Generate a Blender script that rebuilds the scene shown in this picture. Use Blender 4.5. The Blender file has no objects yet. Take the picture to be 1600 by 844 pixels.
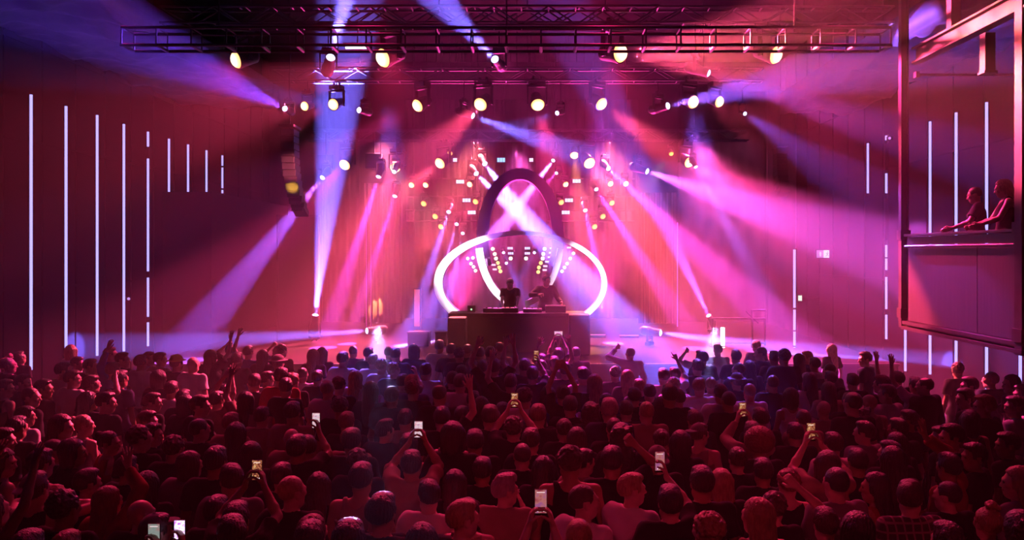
import bpy, bmesh, math, random
import numpy as np
from mathutils import Vector, Matrix, Quaternion, noise as mnoise
random.seed(7); np.random.seed(7)
S = bpy.context.scene
COL = S.collection
R = math.radians

# ------------------------------------------------------------------ camera
F, CX, CY, CH = 1300.0, 840.0, 395.0, 3.4     # focal length in px, vanishing point, eye height
cam_d = bpy.data.cameras.new('camera'); cam = bpy.data.objects.new('camera', cam_d); COL.objects.link(cam)
cam.location = (0, 0, CH); cam.rotation_euler = (math.pi/2, 0, 0)
cam_d.sensor_width = 36.0; cam_d.lens = 36.0*F/1600.0
cam_d.shift_x = (800-CX)/1600.0; cam_d.shift_y = -(422-CY)/1600.0
cam_d.clip_start = 0.05; cam_d.clip_end = 200
S.camera = cam

def P(px, py, y):
    """world point seen at a pixel, y metres in front of the lens"""
    return Vector(((px-CX)*y/F, y, CH-(py-CY)*y/F))

# ------------------------------------------------------------------ view, world, haze
S.view_settings.view_transform = 'Standard'; S.view_settings.look = 'None'
S.view_settings.gamma = 1.0; S.view_settings.use_curve_mapping = False
S.view_settings.exposure = 0.0
cy = S.cycles
cy.use_denoising = True
try: cy.denoiser = 'OPENIMAGEDENOISE'
except Exception: pass
cy.max_bounces = 3; cy.diffuse_bounces = 2; cy.glossy_bounces = 2; cy.transmission_bounces = 2
cy.volume_bounces = 0; cy.transparent_max_bounces = 6
cy.sample_clamp_direct = 0; cy.sample_clamp_indirect = 2.0
cy.caustics_reflective = False; cy.caustics_refractive = False
cy.use_light_tree = True
cy.use_adaptive_sampling = True; cy.adaptive_threshold = 0.012; cy.adaptive_min_samples = 24

HAZE = 0.0065
w = bpy.data.worlds.new('hall_haze'); S.world = w; w.use_nodes = True
nt = w.node_tree; nt.nodes.clear()
wo = nt.nodes.new('ShaderNodeOutputWorld'); bg = nt.nodes.new('ShaderNodeBackground')
bg.inputs[0].default_value = (0.0, 0.0, 0.0, 1); bg.inputs[1].default_value = 0
vs = nt.nodes.new('ShaderNodeVolumeScatter'); vs.inputs['Color'].default_value = (1, 1, 1, 1)
vs.inputs['Density'].default_value = HAZE; vs.inputs['Anisotropy'].default_value = 0.35
nt.links.new(bg.outputs[0], wo.inputs['Surface']); nt.links.new(vs.outputs[0], wo.inputs['Volume'])
try: w.cycles.volume_sampling = 'MULTIPLE_IMPORTANCE'
except Exception: pass

# ------------------------------------------------------------------ helpers
def link(o, parent=None):
    COL.objects.link(o)
    if parent is not None: o.parent = parent
    return o
def tag(o, label=None, cat=None, group=None, kind=None):
    if label: o['label'] = label
    if cat: o['category'] = cat
    if group: o['group'] = group
    if kind: o['kind'] = kind
    return o
def empty(name, loc=(0,0,0), rz=0.0):
    o = bpy.data.objects.new(name, None); COL.objects.link(o)
    o.location = loc; o.rotation_euler = (0, 0, rz); o.empty_display_size = 0.1
    return o
class MB:
    """collects simple solids and links them as one mesh object"""
    def __init__(s): s.bm = bmesh.new()
    def box(s, c, d, rot=None):
        r = bmesh.ops.create_cube(s.bm, size=1.0)
        m = Matrix.Translation(Vector(c)) @ (rot.to_4x4() if rot else Matrix.Identity(4)) @ Matrix.Diagonal((d[0], d[1], d[2], 1))
        bmesh.ops.transform(s.bm, matrix=m, verts=r['verts']); return s
    def tube(s, a, b, r, r2=None, n=10, caps=True):
        a = Vector(a); b = Vector(b); d = b-a
        if d.length < 1e-6: return s
        r2 = r if r2 is None else r2
        q = bmesh.ops.create_cone(s.bm, cap_ends=caps, segments=n, radius1=r, radius2=r2, depth=d.length)
        m = Matrix.Translation((a+b)/2) @ d.to_track_quat('Z', 'Y').to_matrix().to_4x4()
        bmesh.ops.transform(s.bm, matrix=m, verts=q['verts']); return s
    def ball(s, c, r, seg=16, sc=(1,1,1)):
        q = bmesh.ops.create_uvsphere(s.bm, u_segments=seg, v_segments=seg//2+2, radius=r)
        bmesh.ops.transform(s.bm, matrix=Matrix.Translation(Vector(c)) @ Matrix.Diagonal((sc[0], sc[1], sc[2], 1)), verts=q['verts']); return s
    def lathe(s, prof, n=20, m=None):
        rings = []
        for (r, z) in prof:
            if r < 1e-6: rings.append([s.bm.verts.new((0, 0, z))])
            else: rings.append([s.bm.verts.new((r*math.cos(2*math.pi*i/n), r*math.sin(2*math.pi*i/n), z)) for i in range(n)])
        vs_ = [v for ring in rings for v in ring]
        for a, b in zip(rings, rings[1:]):
            for i in range(n):
                j = (i+1) % n
                try:
                    if len(a) == 1 and len(b) == 1: continue
                    if len(a) == 1: s.bm.faces.new((a[0], b[i], b[j]))
                    elif len(b) == 1: s.bm.faces.new((a[i], a[j], b[0]))
                    else: s.bm.faces.new((a[i], a[j], b[j], b[i]))
                except ValueError: pass
        if m: bmesh.ops.transform(s.bm, matrix=m, verts=vs_)
        return s
    def poly(s, pts):
        s.bm.faces.new([s.bm.verts.new(p) for p in pts]); return s
    def mesh(s, name, mat=None, bevel=0, smooth=False):
        if bevel:
            bmesh.ops.bevel(s.bm, geom=[e for e in s.bm.edges], offset=bevel, segments=2, affect='EDGES', profile=0.6)
        bmesh.ops.recalc_face_normals(s.bm, faces=s.bm.faces)
        me = bpy.data.meshes.new(name); s.bm.to_mesh(me); s.bm.free()
        if mat: me.materials.append(mat)
        if smooth: me.shade_smooth()
        return me
    def build(s, name, mat=None, parent=None, bevel=0, smooth=False):
        return link(bpy.data.objects.new(name, s.mesh(name, mat, bevel, smooth)), parent)

def inst(name, me, parent=None, loc=(0,0,0), quat=None, sc=None):
    o = bpy.data.objects.new(name, me); link(o, parent); o.location = loc
    if quat is not None: o.rotation_mode = 'QUATERNION'; o.rotation_quaternion = quat
    if sc is not None: o.scale = sc if hasattr(sc, '__len__') else (sc, sc, sc)
    return o

def pmat(name, col, rough=0.6, metal=0.0, noise=0.0, nscale=8.0, bump=0.0, bscale=60.0, spec=0.5, stretch=None, sheen=0.0):
    m = bpy.data.materials.new(name); m.use_nodes = True
    t = m.node_tree; b = t.nodes['Principled BSDF']
    b.inputs['Base Color'].default_value = (*col, 1); b.inputs['Roughness'].default_value = rough
    b.inputs['Metallic'].default_value = metal; b.inputs['Specular IOR Level'].default_value = spec
    if sheen: b.inputs['Sheen Weight'].default_value = sheen
    tc = t.nodes.new('ShaderNodeTexCoord'); mp = t.nodes.new('ShaderNodeMapping')
    t.links.new(tc.outputs['Object'], mp.inputs[0])
    if stretch: mp.inputs['Scale'].default_value = stretch
    if noise:
        n = t.nodes.new('ShaderNodeTexNoise'); n.inputs['Scale'].default_value = nscale; n.inputs['Detail'].default_value = 4
        cr = t.nodes.new('ShaderNodeValToRGB')
        cr.color_ramp.elements[0].position = 0.3; cr.color_ramp.elements[1].position = 0.7
        cr.color_ramp.elements[0].color = (*[max(0, c*(1-noise)) for c in col], 1)
        cr.color_ramp.elements[1].color = (*[min(1, c*(1+noise)) for c in col], 1)
        t.links.new(mp.outputs[0], n.inputs['Vector']); t.links.new(n.outputs['Fac'], cr.inputs[0]); t.links.new(cr.outputs[0], b.inputs['Base Color'])
    if bump:
        n2 = t.nodes.new('ShaderNodeTexNoise'); n2.inputs['Scale'].default_value = bscale; n2.inputs['Detail'].default_value = 3
        bp = t.nodes.new('ShaderNodeBump'); bp.inputs['Strength'].default_value = bump; bp.inputs['Distance'].default_value = 0.02
        t.links.new(mp.outputs[0], n2.inputs['Vector']); t.links.new(n2.outputs['Fac'], bp.inputs['Height']); t.links.new(bp.outputs[0], b.inputs['Normal'])
    return m
def emat(name, col, strength):
    m = bpy.data.materials.new(name); m.use_nodes = True; t = m.node_tree; t.nodes.clear()
    o = t.nodes.new('ShaderNodeOutputMaterial'); e = t.nodes.new('ShaderNodeEmission')
    e.inputs[0].default_value = (*col, 1); e.inputs[1].default_value = strength
    t.links.new(e.outputs[0], o.inputs[0])
    m.cycles.emission_sampling = 'NONE'
    return m

M = dict(
    black=pmat('black_paint', (.005, .005, .006), .6, spec=.12, noise=.3),
    wall=pmat('dark_wall_panel', (.0014, .0012, .0015), .9, spec=.02, noise=.35, nscale=1.2, bump=.15, bscale=14),
    ceiling=pmat('dark_ceiling', (.004, .0035, .0045), .85, spec=.1, noise=.4, nscale=2),
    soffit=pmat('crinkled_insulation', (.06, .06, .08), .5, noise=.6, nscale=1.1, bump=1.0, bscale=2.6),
    floor=pmat('dark_floor', (.03, .027, .028), .5, noise=.4, nscale=1.5),
    steel=pmat('truss_steel', (.07, .07, .075), .45, .8, noise=.15),
    dark_steel=pmat('painted_steel', (.02, .018, .02), .5, .3, spec=.2, noise=.2),
    red_steel=pmat('balcony_steel', (.06, .045, .05), .55, .1, spec=.25, noise=.2, nscale=5),
    panel=pmat('brushed_balcony_panel', (.06, .045, .05), .5, .2, noise=.18, nscale=9, stretch=(1, 3, .12), bump=.1),
    plastic=pmat('fixture_plastic', (.008, .008, .009), .45, spec=.2, noise=.2),
    curtain=pmat('stage_drape', (.012, .010, .011), .9, spec=.03, noise=.25, nscale=3, stretch=(2, 2, .2), sheen=.3),
    backdrop=pmat('grey_backdrop', (.016, .014, .014), .9, spec=.03, noise=.2, nscale=1),
    deck=pmat('stage_deck', (.004, .0035, .004), .8, spec=.04, noise=.3, nscale=2),
    white=pmat('white_gloss_band', (.8, .8, .8), .35, noise=.05),
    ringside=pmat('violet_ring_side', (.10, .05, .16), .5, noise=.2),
    speaker=pmat('speaker_grille', (.012, .011, .012), .6, noise=.3, nscale=30),
)
E = dict(
    tube=emat('led_tube_glow', (.40, .36, 1.0), 1.7),
    warm=emat('warm_lens_glow', (1.0, .66, .22), 2.6),
    amber=emat('amber_lens_glow', (1.0, .50, .10), 3.2),
    blue=emat('blue_lens_glow', (.55, .55, 1.0), 5.0),
    cyan=emat('cyan_pixel_glow', (.30, .60, 1.0), 1.7),
    pixel=emat('white_pixel_glow', (.9, .75, 1.0), 1.6),
    green=emat('green_glow', (.25, 1.0, .45), 1.6),
    white=emat('white_tube_glow', (.85, .85, 1.0), 4.0),
)

def lens_mat(name, core, rim, st):
    m = bpy.data.materials.new(name); m.use_nodes = True; t = m.node_tree; t.nodes.clear()
    o = t.nodes.new('ShaderNodeOutputMaterial'); e = t.nodes.new('ShaderNodeEmission'); tc = t.nodes.new('ShaderNodeTexCoord')
    vm = t.nodes.new('ShaderNodeVectorMath'); vm.operation = 'MULTIPLY'; vm.inputs[1].default_value = (1, 1, 0)
    ln = t.nodes.new('ShaderNodeVectorMath'); ln.operation = 'LENGTH'; cr = t.nodes.new('ShaderNodeValToRGB')
    el = cr.color_ramp.elements; el[0].position = .26; el[0].color = (*core, 1); el[1].position = .54; el[1].color = (*rim, 1)
    t.links.new(tc.outputs['Object'], vm.inputs[0]); t.links.new(vm.outputs[0], ln.inputs[0]); t.links.new(ln.outputs['Value'], cr.inputs[0])
    t.links.new(cr.outputs[0], e.inputs[0]); e.inputs[1].default_value = st; t.links.new(e.outputs[0], o.inputs[0])
    m.cycles.emission_sampling = 'NONE'; return m
E['warm'] = lens_mat('warm_lens_glow', (1, .85, .55), (1, .40, .08), 3.0)
E['amber'] = lens_mat('amber_lens_glow', (1, .66, .16), (1, .28, .03), 2.2)
M['dark_soffit'] = pmat('dark_crinkled_soffit', (.010, .009, .012), .7, noise=.5, nscale=1.1, bump=.8, bscale=2.6, spec=.1)  # darker copy of the soffit, so the violet beam leaves it dim
M['lit_drape'] = pmat('lit_pleated_drape', (.05, .04, .04), .85, noise=.2, nscale=3, stretch=(2, 2, .2), spec=.05)  # drape colour raised so the warm light spot shows
# ------------------------------------------------------------------ lamp fixtures: every one a moving head with its own light
def fixture_meshes():
    d = {}
    # unit wash head: lens radius .5 ; points along -Z ; the pivot is the origin
    m = MB(); m.lathe([(0, .95), (.25, .93), (.42, .75), (.47, .35), (.52, -.1), (.60, -.45), (.60, -.62), (.54, -.62), (.54, -.5), (0, -.5)], 24)
    d['wash'] = m.mesh('lamp_head', M['plastic'], smooth=False)
    m = MB(); m.lathe([(.54, -.48), (.53, -.60), (.46, -.74), (.33, -.85), (.17, -.91), (0, -.93)], 24)
    d['wlens'] = m.mesh('lens', E['warm'], smooth=True)
    m = MB(); m.lathe([(0, 1.3), (.4, 1.25), (.6, .9), (.62, .2), (.5, -.5), (.46, -1.3), (.50, -1.5), (.42, -1.5), (.42, -1.4), (0, -1.4)], 20)
    d['beam'] = m.mesh('lamp_head', M['plastic'])
    m = MB(); m.lathe([(.42, -1.4), (.36, -1.52), (.2, -1.62), (0, -1.66)], 20)
    d['blens'] = m.mesh('lens', E['blue'], smooth=True)
    m = MB()   # yoke: two arms and a bridge, base box and clamp on top
    m.box((-.78, 0, .45), (.12, .3, 1.5)); m.box((.78, 0, .45), (.12, .3, 1.5)); m.box((0, 0, 1.2), (1.7, .34, .16))
    d['yoke'] = m.mesh('yoke', M['plastic'], bevel=.03)
    m = MB(); m.box((0, 0, 1.52), (1.25, .8, .42)); m.box((-.3, 0, 1.85), (.14, .3, .3)); m.box((.3, 0, 1.85), (.14, .3, .3))
    d['base'] = m.mesh('base', M['plastic'], bevel=.04)
    return d
FX = fixture_meshes()
def hanger(e, src, k):
    """pipe from the lamp's clamp up (and across) to the truss that carries it"""
    y = src.y; tr = [(16.0, P(0, 87, 16).z+.75), (20.0, P(0, 160, 20).z+.65), (25.3, P(0, 240, 25.3).z+.55)]
    ty, tz = (tr[0] if y < 18 else tr[1] if y < 22 else tr[2] if y < 26.6 else (y, 10.5))
    top = tz-.15 if ty != y or y < 26.6 else 10.5
    m = MB(); a = 1.8*k
    if top-src.z > a: m.tube((0, 0, a), (0, 0, top-src.z), .014, n=6)
    if abs(ty-y) > .05: m.tube((0, 0, max(a, top-src.z)), (0, ty-y, max(a, top-src.z)), .014, n=6)
    if len(m.bm.verts): m.build('hanging_pipe', M['dark_steel'], e)
    else: m.bm.free()
WG, BG, HG = .80, 5.9, 1.0
def lamp(src, dst, kind, dia, half, power, col, label, lens=None, upright=False, group=None, blend=.35, light=True, amber=None, core=None):
    """src, dst world points. dia lens diameter in m. half = half angle in degrees."""
    src = Vector(src); dst = Vector(dst); d = (dst-src).normalized()
    e = empty('stage_wash_lamp' if kind == 'wash' else 'moving_beam_lamp', src)
    tag(e, label, 'stage light', group)
    k = dia/1.08 if kind == 'wash' else dia/.84
    q = d.to_track_quat('-Z', 'Y')
    h = inst('lamp_head', FX[kind], e, (0, 0, 0), q, k)
    ln = inst('lens', FX['wlens' if kind == 'wash' else 'blens'], h)
    if lens:
        ln.material_slots[0].link = 'OBJECT'; ln.material_slots[0].material = lens
    yw = math.atan2(d.y, d.x)+math.pi/2
    qz = Quaternion((0, 0, 1), yw)
    if upright: qz = qz @ Quaternion((1, 0, 0), math.pi)
    if not upright: hanger(e, src, k)
    inst('yoke', FX['yoke'], e, (0, 0, 0), qz, k); inst('base', FX['base'], e, (0, 0, 0), qz, k)
    if light:
        off = (1.0 if kind == 'wash' else 1.75)*k
        for (hf, pw, c, bl, nm) in [(half, power, col, blend, 'beam_light')] + ([(amber[0], amber[1], (1, .55, .02), .9, 'amber_tint_spot')] if amber else []):  # amber: second spot added inside the head for yellow near the lens
            L = bpy.data.lights.new(nm, 'SPOT'); L.energy = pw*(WG if kind == 'wash' else BG); L.color = c; L.spot_size = R(2*hf); L.spot_blend = bl
            L.shadow_soft_size = dia*.32; L.specular_factor = .3 if hasattr(L, 'specular_factor') else 1
            o = bpy.data.objects.new(nm, L); link(o, e); o.rotation_mode = 'QUATERNION'; o.rotation_quaternion = q; o.location = d*off
    return e

PINK = (1, .06, .17); ROSE = (1, .035, .24); RED = (1, .015, .10); BLUE = (.17, .13, 1); VIO = (.34, .10, 1); MAG = (.85, .06, .8)
# first truss: four big wash lamps ------------------------------------------------------
A1 = 16.0
def row(n, lst):
    for (x, y, z, tx, ty, tz, dia, half, pw, col, lab, kw) in lst:
        lamp(P(x, y, z), P(tx, ty, tz), n, dia, half, pw, col, lab, **kw)
row('wash', [
    (383, 91, 16, -150, 200, 12.4, 0.32, 15, 2300, PINK, 'large round wash lamp on the front truss nearest the left wall', {}),
    (611, 87, 16, 190, 215, 12.4, 0.36, 12, 20000, PINK, 'large round wash lamp glowing white beside the white batten light', {}),
    (957, 83, 16, 1330, 75, 12.4, 0.36, 16, 62000, PINK, 'largest brightest wash lamp with a yellow flare beside it on the front truss', dict(amber=(12, 10000))),
    (1199, 83, 16, 1650, 190, 12.4, 0.34, 11, 5500, ROSE, 'large round wash lamp on the front truss nearest the balcony', {}),
    # second truss
    (481, 165, 20, 250, 210, 16.0, 0.22, 16, 2500, PINK, 'small oval wash lamp, first on the second truss from the left wall', {}),
    (526, 162, 20, 330, 215, 16.0, 0.27, 15, 3500, PINK, 'small oval wash lamp beside the outer one on the second truss', {}),
    (660, 161, 20, 330, 345, 16.0, 0.31, 8.5, 16000, ROSE, 'round wash lamp throwing a rose beam towards the line array', {}),
    (755, 159, 20, 600, 310, 16.0, 0.32, 10, 30000, PINK, 'round wash lamp above the small blue beam lamp left of the ring sculpture', {}),
    (839, 158, 20, 890, 380, 16.0, 0.32, 9, 30000, ROSE, 'round wash lamp aimed down over the crossing beams', dict(amber=(6, 2000))),
    (933, 158, 20, 1230, 370, 16.0, 0.31, 9.5, 62000, PINK, 'round wash lamp throwing a long pink beam down towards the exit sign', dict(amber=(7, 2800))),
    (1076, 157, 20, 1330, 250, 16.0, 0.31, 13, 5000, PINK, 'round wash lamp hanging inside the violet beam of the second truss', {}),
    (1117, 157, 20, 1420, 250, 16.0, 0.27, 13, 3500, PINK, 'oval wash lamp, last on the second truss towards the balcony', {}),
    # third truss
    (543, 253, 25, 380, 420, 20.6, 0.34, 12, 18000, ROSE, 'oval wash lamp on the third truss above the tall blue floor beam', {}),
    (619, 258, 25, 560, 420, 20.6, 0.31, 13, 22000, PINK, 'half-hidden wash lamp inside the dark box on the third truss', {}),
    (693, 251, 25, 470, 420, 20.6, 0.34, 13, 30000, PINK, 'round wash lamp on the third truss throwing a yellow streak', dict(amber=(7, 6400))),
    (917, 250, 25, 1060, 430, 20.6, 0.36, 13, 52000, PINK, 'brightest round wash lamp on the third truss right of the ring', dict(amber=(10, 7200))),
    (897, 238, 26, 915, 420, 22.5, 0.27, 10, 9000, PINK, 'small lamp with a yellow beam straight down beside the brightest one', dict(lens=None, amber=(9, 14000))),
    (1071, 250, 25, 1290, 380, 20.6, 0.34, 13, 80000, ROSE, 'oval wash lamp at the balcony end of the third truss', dict(amber=(7, 4800))),
    (704, 237, 26, 640, 420, 22, .16, 14, 2500, PINK, 'tiny amber lamp above the yellow streak on the third truss', dict(lens=E['amber'])),
    (1048, 238, 26, 1110, 420, 22, .15, 14, 2500, PINK, 'tiny yellow lamp left of the oval one on the third truss', dict(lens=E['amber'])),
])
# small amber lamps stepping back over the stage
for side, lst in (('left', [(645,287),(667,287),(736,286),(664,316),(745,313),(682,336),(691,352)]), ('right', [(882,286),(952,285),(976,285),(875,314),(954,315),(940,336),(927,352)])):
    names = ['outer lamp of the top pair', 'inner lamp of the top pair', 'lamp beside the top pixel block', 'second lamp down of the outer column', 'second lamp beside the pixel blocks', 'third lamp down of the outer column', 'lowest lamp of the outer column']
    for (x, y), nm in zip(lst, names):
        s = -1 if side == 'left' else 1
        lamp(P(x, y, 28), P(x+s*150, y+170, 22.5), 'wash', .20, 13, 9000, PINK, 'small amber stage lamp %s of the ring, %s' % (side, nm), lens=E['amber'] if y > 300 else None, amber=(8, 720))
# violet and blue moving heads ------------------------------------------------------------
row('beam', [
    (513, 104, 16, 556, -60, 13.5, .17, 5.5, 42000, BLUE, 'moving head throwing a blue beam up to the ceiling beside the batten light', {}),
    (780, 100, 16, 660, -30, 12.5, .15, 5.5, 15000, BLUE, 'moving head with round halo throwing a dim blue beam up left', {}),
    (452, 173, 19, 150, 30, 12.5, .13, 6.5, 6500, (.18, .05, 1), 'blue moving head lighting the crinkled soffit by the left wall', {}),
    (571, 174, 20, 470, 155, 18, .14, 5, 2500, BLUE, 'small blue moving head at the end of the left pair of oval lamps', {}),
    (725, 176, 20, 900, 240, 18.8, .15, 7, 22000, BLUE, 'blue moving head below the second truss throwing its beam across the centre', {}),
    (876, 175, 20, 800, 200, 18, .11, 5, 1500, BLUE, 'dim small moving head between the two centre wash lamps', {}),
    (1087, 108, 17, 1420, 215, 15.5, .16, 7, 9000, VIO, 'moving head left of the biggest violet beam high above the balcony side', {}),
    (1028, 169, 20, 1560, 50, 14.5, .17, 8, 15000, (.30, .10, 1), 'moving head throwing the long violet beam up across the balcony', {}),
    (1160, 175, 21, 1330, 290, 16, .10, 6, 2500, VIO, 'faint small moving head beyond the oval lamps of the second truss', {}),
    (510, 270, 24, 290, 545, 18.6, .15, 4.6, 34000, VIO, 'moving head with a violet beam falling left below the third truss', {}),
    (595, 265, 24, 505, 545, 21, .15, 3.6, 50000, MAG, 'moving head with a slim pink beam beside the dark box', {}),
    (620, 297, 25, 545, 530, 22, .14, 2.8, 42000, MAG, 'moving head with a slim pink beam right of the dark box', {}),
    (703, 325, 27, 640, 520, 22, .14, 2.6, 48000, BLUE, 'uppermost of three short white beams left of the ring', {}),
    (715, 345, 27.5, 665, 520, 22.5, .13, 2.3, 42000, BLUE, 'middle one of three short white beams left of the ring', {}),
    (724, 360, 28, 690, 520, 23, .12, 2.2, 36000, BLUE, 'lowest of three short white beams left of the ring', {}),
    (913, 322, 27, 960, 540, 22, .14, 2.6, 48000, MAG, 'moving head with a short white beam right of the ring', {}),
    (928, 290, 27, 1085, 530, 21, .14, 3, 48000, MAG, 'moving head with a slim beam between amber lamps right of the ring', {}),
    (945, 258, 25, 1120, 420, 20, .15, 3.5, 54000, MAG, 'moving head beside the brightest lamp of the third truss', {}),
    (997, 263, 24, 1440, 415, 19.5, .18, 8, 44000, (.68, .09, .85), 'moving head with the widest pink-violet beam sweeping to the balcony', {}),
    (1083, 253, 24, 1250, 560, 20, .12, 4.0, 20000, BLUE, 'moving head with a bluish beam falling towards the scaffold railing', {}),
    (739, 266, 25, 862, 392, 21, .15, 3.6, 140000, BLUE, 'lower moving head of the pair crossing over the ring', {}),
    (753, 250, 25.5, 868, 400, 21, .16, 4.6, 140000, BLUE, 'upper moving head of the pair crossing over the ring', {}),
    (868, 246, 25.5, 742, 410, 21, .12, 3.4, 120000, (.5, .13, 1), 'moving head with a slim pink beam crossing down over the ring', {}),
    (872, 268, 26, 790, 350, 22, .10, 3.5, 5000, MAG, 'dim moving head beneath the slim pink crossing beam', {}),
    (619, 262, 24, 600, 300, 23, .13, 5, 300, BLUE, 'small blue lamp below the half-hidden wash lamp', {}),
])
# moving heads standing on the stage deck (they point up or sideways)
up = dict(upright=True)
row('beam', [
    (491, 509, 22.0, 530, 150, 20.5, .17, 6.2, 150000, BLUE, 'floor moving head throwing the tall blue beam up left of the stage', up),
    (590, 516, 22.0, 380, 530, 20, .17, 3.4, 80000, BLUE, 'floor moving head throwing a flat blue beam to the left', up),
    (1015, 518, 21.5, 1270, 552, 19.5, .17, 4.0, 130000, BLUE, 'floor moving head throwing a flat blue beam to the right', up),
    (1112, 503, 22.5, 1010, 290, 20.5, .13, 4.6, 42000, VIO, 'floor moving head behind the railing throwing a violet beam up', up),
])
# bare spots without fixtures: ring lights, plus fills added for crowd, stage and balcony
def plain_spot(name, src, dst, half, pw, col, rad=.25, blend=.6):
    L = bpy.data.lights.new(name, 'SPOT'); L.energy = pw*HG; L.color = col; L.spot_size = R(2*half); L.spot_blend = blend; L.shadow_soft_size = rad
    o = bpy.data.objects.new(name, L); link(o); o.location = src
    o.rotation_mode = 'QUATERNION'; o.rotation_quaternion = (Vector(dst)-Vector(src)).to_track_quat('-Z', 'Y')
    return o
plain_spot('ring_light', P(600, 250, 19.5), P(735, 425, 22), 15, 9000, (1, .8, .9), .1)
plain_spot('ring_light', P(1040, 250, 19.5), P(925, 430, 22), 15, 6000, (1, .8, 1), .1)
for hx_ in (-6.4, -2.6, 1.0, 4.6):  # unseen spots added above the frame to light the crowd
    plain_spot('crowd_fill', (hx_*.8, 11.0, 7.6), (hx_*.7, 6.4, 1.5), 27, 240, RED, .2, 1)
    plain_spot('crowd_fill', (hx_*1.2, 15.0, 8.9), (hx_*1.0, 10.0, 1.5), 20, 620, (1, .012, .16), .12, 1)
for hx_, tx_, hp_ in ((-5.6, -3.6, 5200), (-2.8, -.6, 4200), (1.5, .6, 5200), (4.4, 3.4, 4800)):  # added rim lights for the near crowd, set at the front wash lamps
    plain_spot('audience_rim', (hx_, 15.6, 7.15), (tx_, 6.4, 1.7), 15, hp_*.45, (1, .03, .12), .12, .9)
plain_spot('rear_wash', (1.5, -1.5, 6.5), (.9, 5.6, 1.4), 20, 260, (1, .03, .10), .3)
plain_spot('audience_fill', P(590, 508, 20.9), P(592, 572, 14.6), 3.0, 110000, (.42, .34, 1), .08, .8)  # extra spots beside the deck lamps, added for the blue-lit heads
plain_spot('audience_fill', P(1118, 508, 20.6), P(1108, 590, 14.2), 3.0, 110000, (.42, .34, 1), .08, .8)
plain_spot('upstage_fill', (-2.6, 27.6, 1.5), (-.9, 19.5, 8.2), 26, 21000, (.8, .03, .28), .15, .9)  # added spots pointing up from the deck, for glow in the upper haze
plain_spot('upstage_fill', (2.2, 27.6, 1.5), (.9, 19.5, 8.2), 26, 21000, (.8, .03, .28), .15, .9)
plain_spot('audience_fill', (1.4, 19, 6.8), P(930, 580, 13.6), 13, 8500, (.45, .05, .8), .2)  # soft colour fills added over the far crowd, no fixture
plain_spot('audience_fill', (-3.4, 19.2, 7.0), P(600, 585, 13.4), 9, 15000, (.20, .10, 1), .15, .9)
plain_spot('audience_fill', (3.6, 19.2, 7.0), P(1120, 595, 12.8), 9, 15000, (.24, .10, 1), .15, .9)
for hx_, hc_ in ((-7.0, (1, .10, .30)), (-3.6, (1, .13, .18)), (3.4, (1, .13, .18)), (6.6, (1, .10, .40))):  # fills added to brighten the back drapes
    plain_spot('backdrop_fill', (hx_, 25.8, 7.0), (hx_*1.0, 30.2, 4.0), 50, 1000, hc_, .2)
for hx_, hc_, hp_ in ((-4.6, (1, .12, .20), 30000), (-1.9, (1, .14, .16), 37000), (2.1, (1, .12, .16), 42000), (4.9, (1, .08, .45), 34000)):  # fills added for a pink glow in the stage haze
    plain_spot('stage_fill', (hx_, 26.0, 7.0), (hx_*1.1, 20.5, 1.2), 24, hp_, hc_, .2)
plain_spot('balcony_fill', P(1199, 83, 15.5), P(1510, 430, 11.8), 13, 8500, ROSE, .2)  # extra spot added to redden the balcony front

plain_spot('stage_fill', (-.6, 28.5, 7.2), (-.4, 23.0, 1.0), 18, 34000, (.9, .08, .5), .2)  # magenta fill added behind the ring
# ------------------------------------------------------------------ the room
def struct(o): o['kind'] = 'structure'; return o
LW, RW, BACK, TOP = -10.0, 9.0, 31.0, 10.5
def wall_slab(name, c, d, mat): return struct(MB().box(c, d).build(name, mat))
wall_slab('floor', (-.5, 15, -.1), (20, 35, .2), M['floor'])
wall_slab('ceiling', (-.5, 15, TOP+.1), (20, 35, .2), M['ceiling'])
def ribbed_wall(name, x, s):
    m = MB(); m.box((x+s*.15, 15, TOP/2), (.3, 35, TOP))
    k = 0
    y = -1.5
    while y < 31:                                   # shallow panel joints
        m.box((x-s*.01, y, TOP/2), (.03, .06, TOP-.1)); y += 1.22
    for z in (2.7, 5.6, 7.5): m.box((x-s*.012, 15, z), (.03, 33, .05))
    return struct(m.build(name, M['wall']))
ribbed_wall('wall_left', LW, -1); ribbed_wall('wall_right', RW, 1)
wall_slab('wall_back', (-.5, BACK+.15, TOP/2), (20, .3, TOP), M['wall'])
wall_slab('wall_rear', (-.5, -2.65, TOP/2), (20, .3, TOP), M['wall'])
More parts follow.
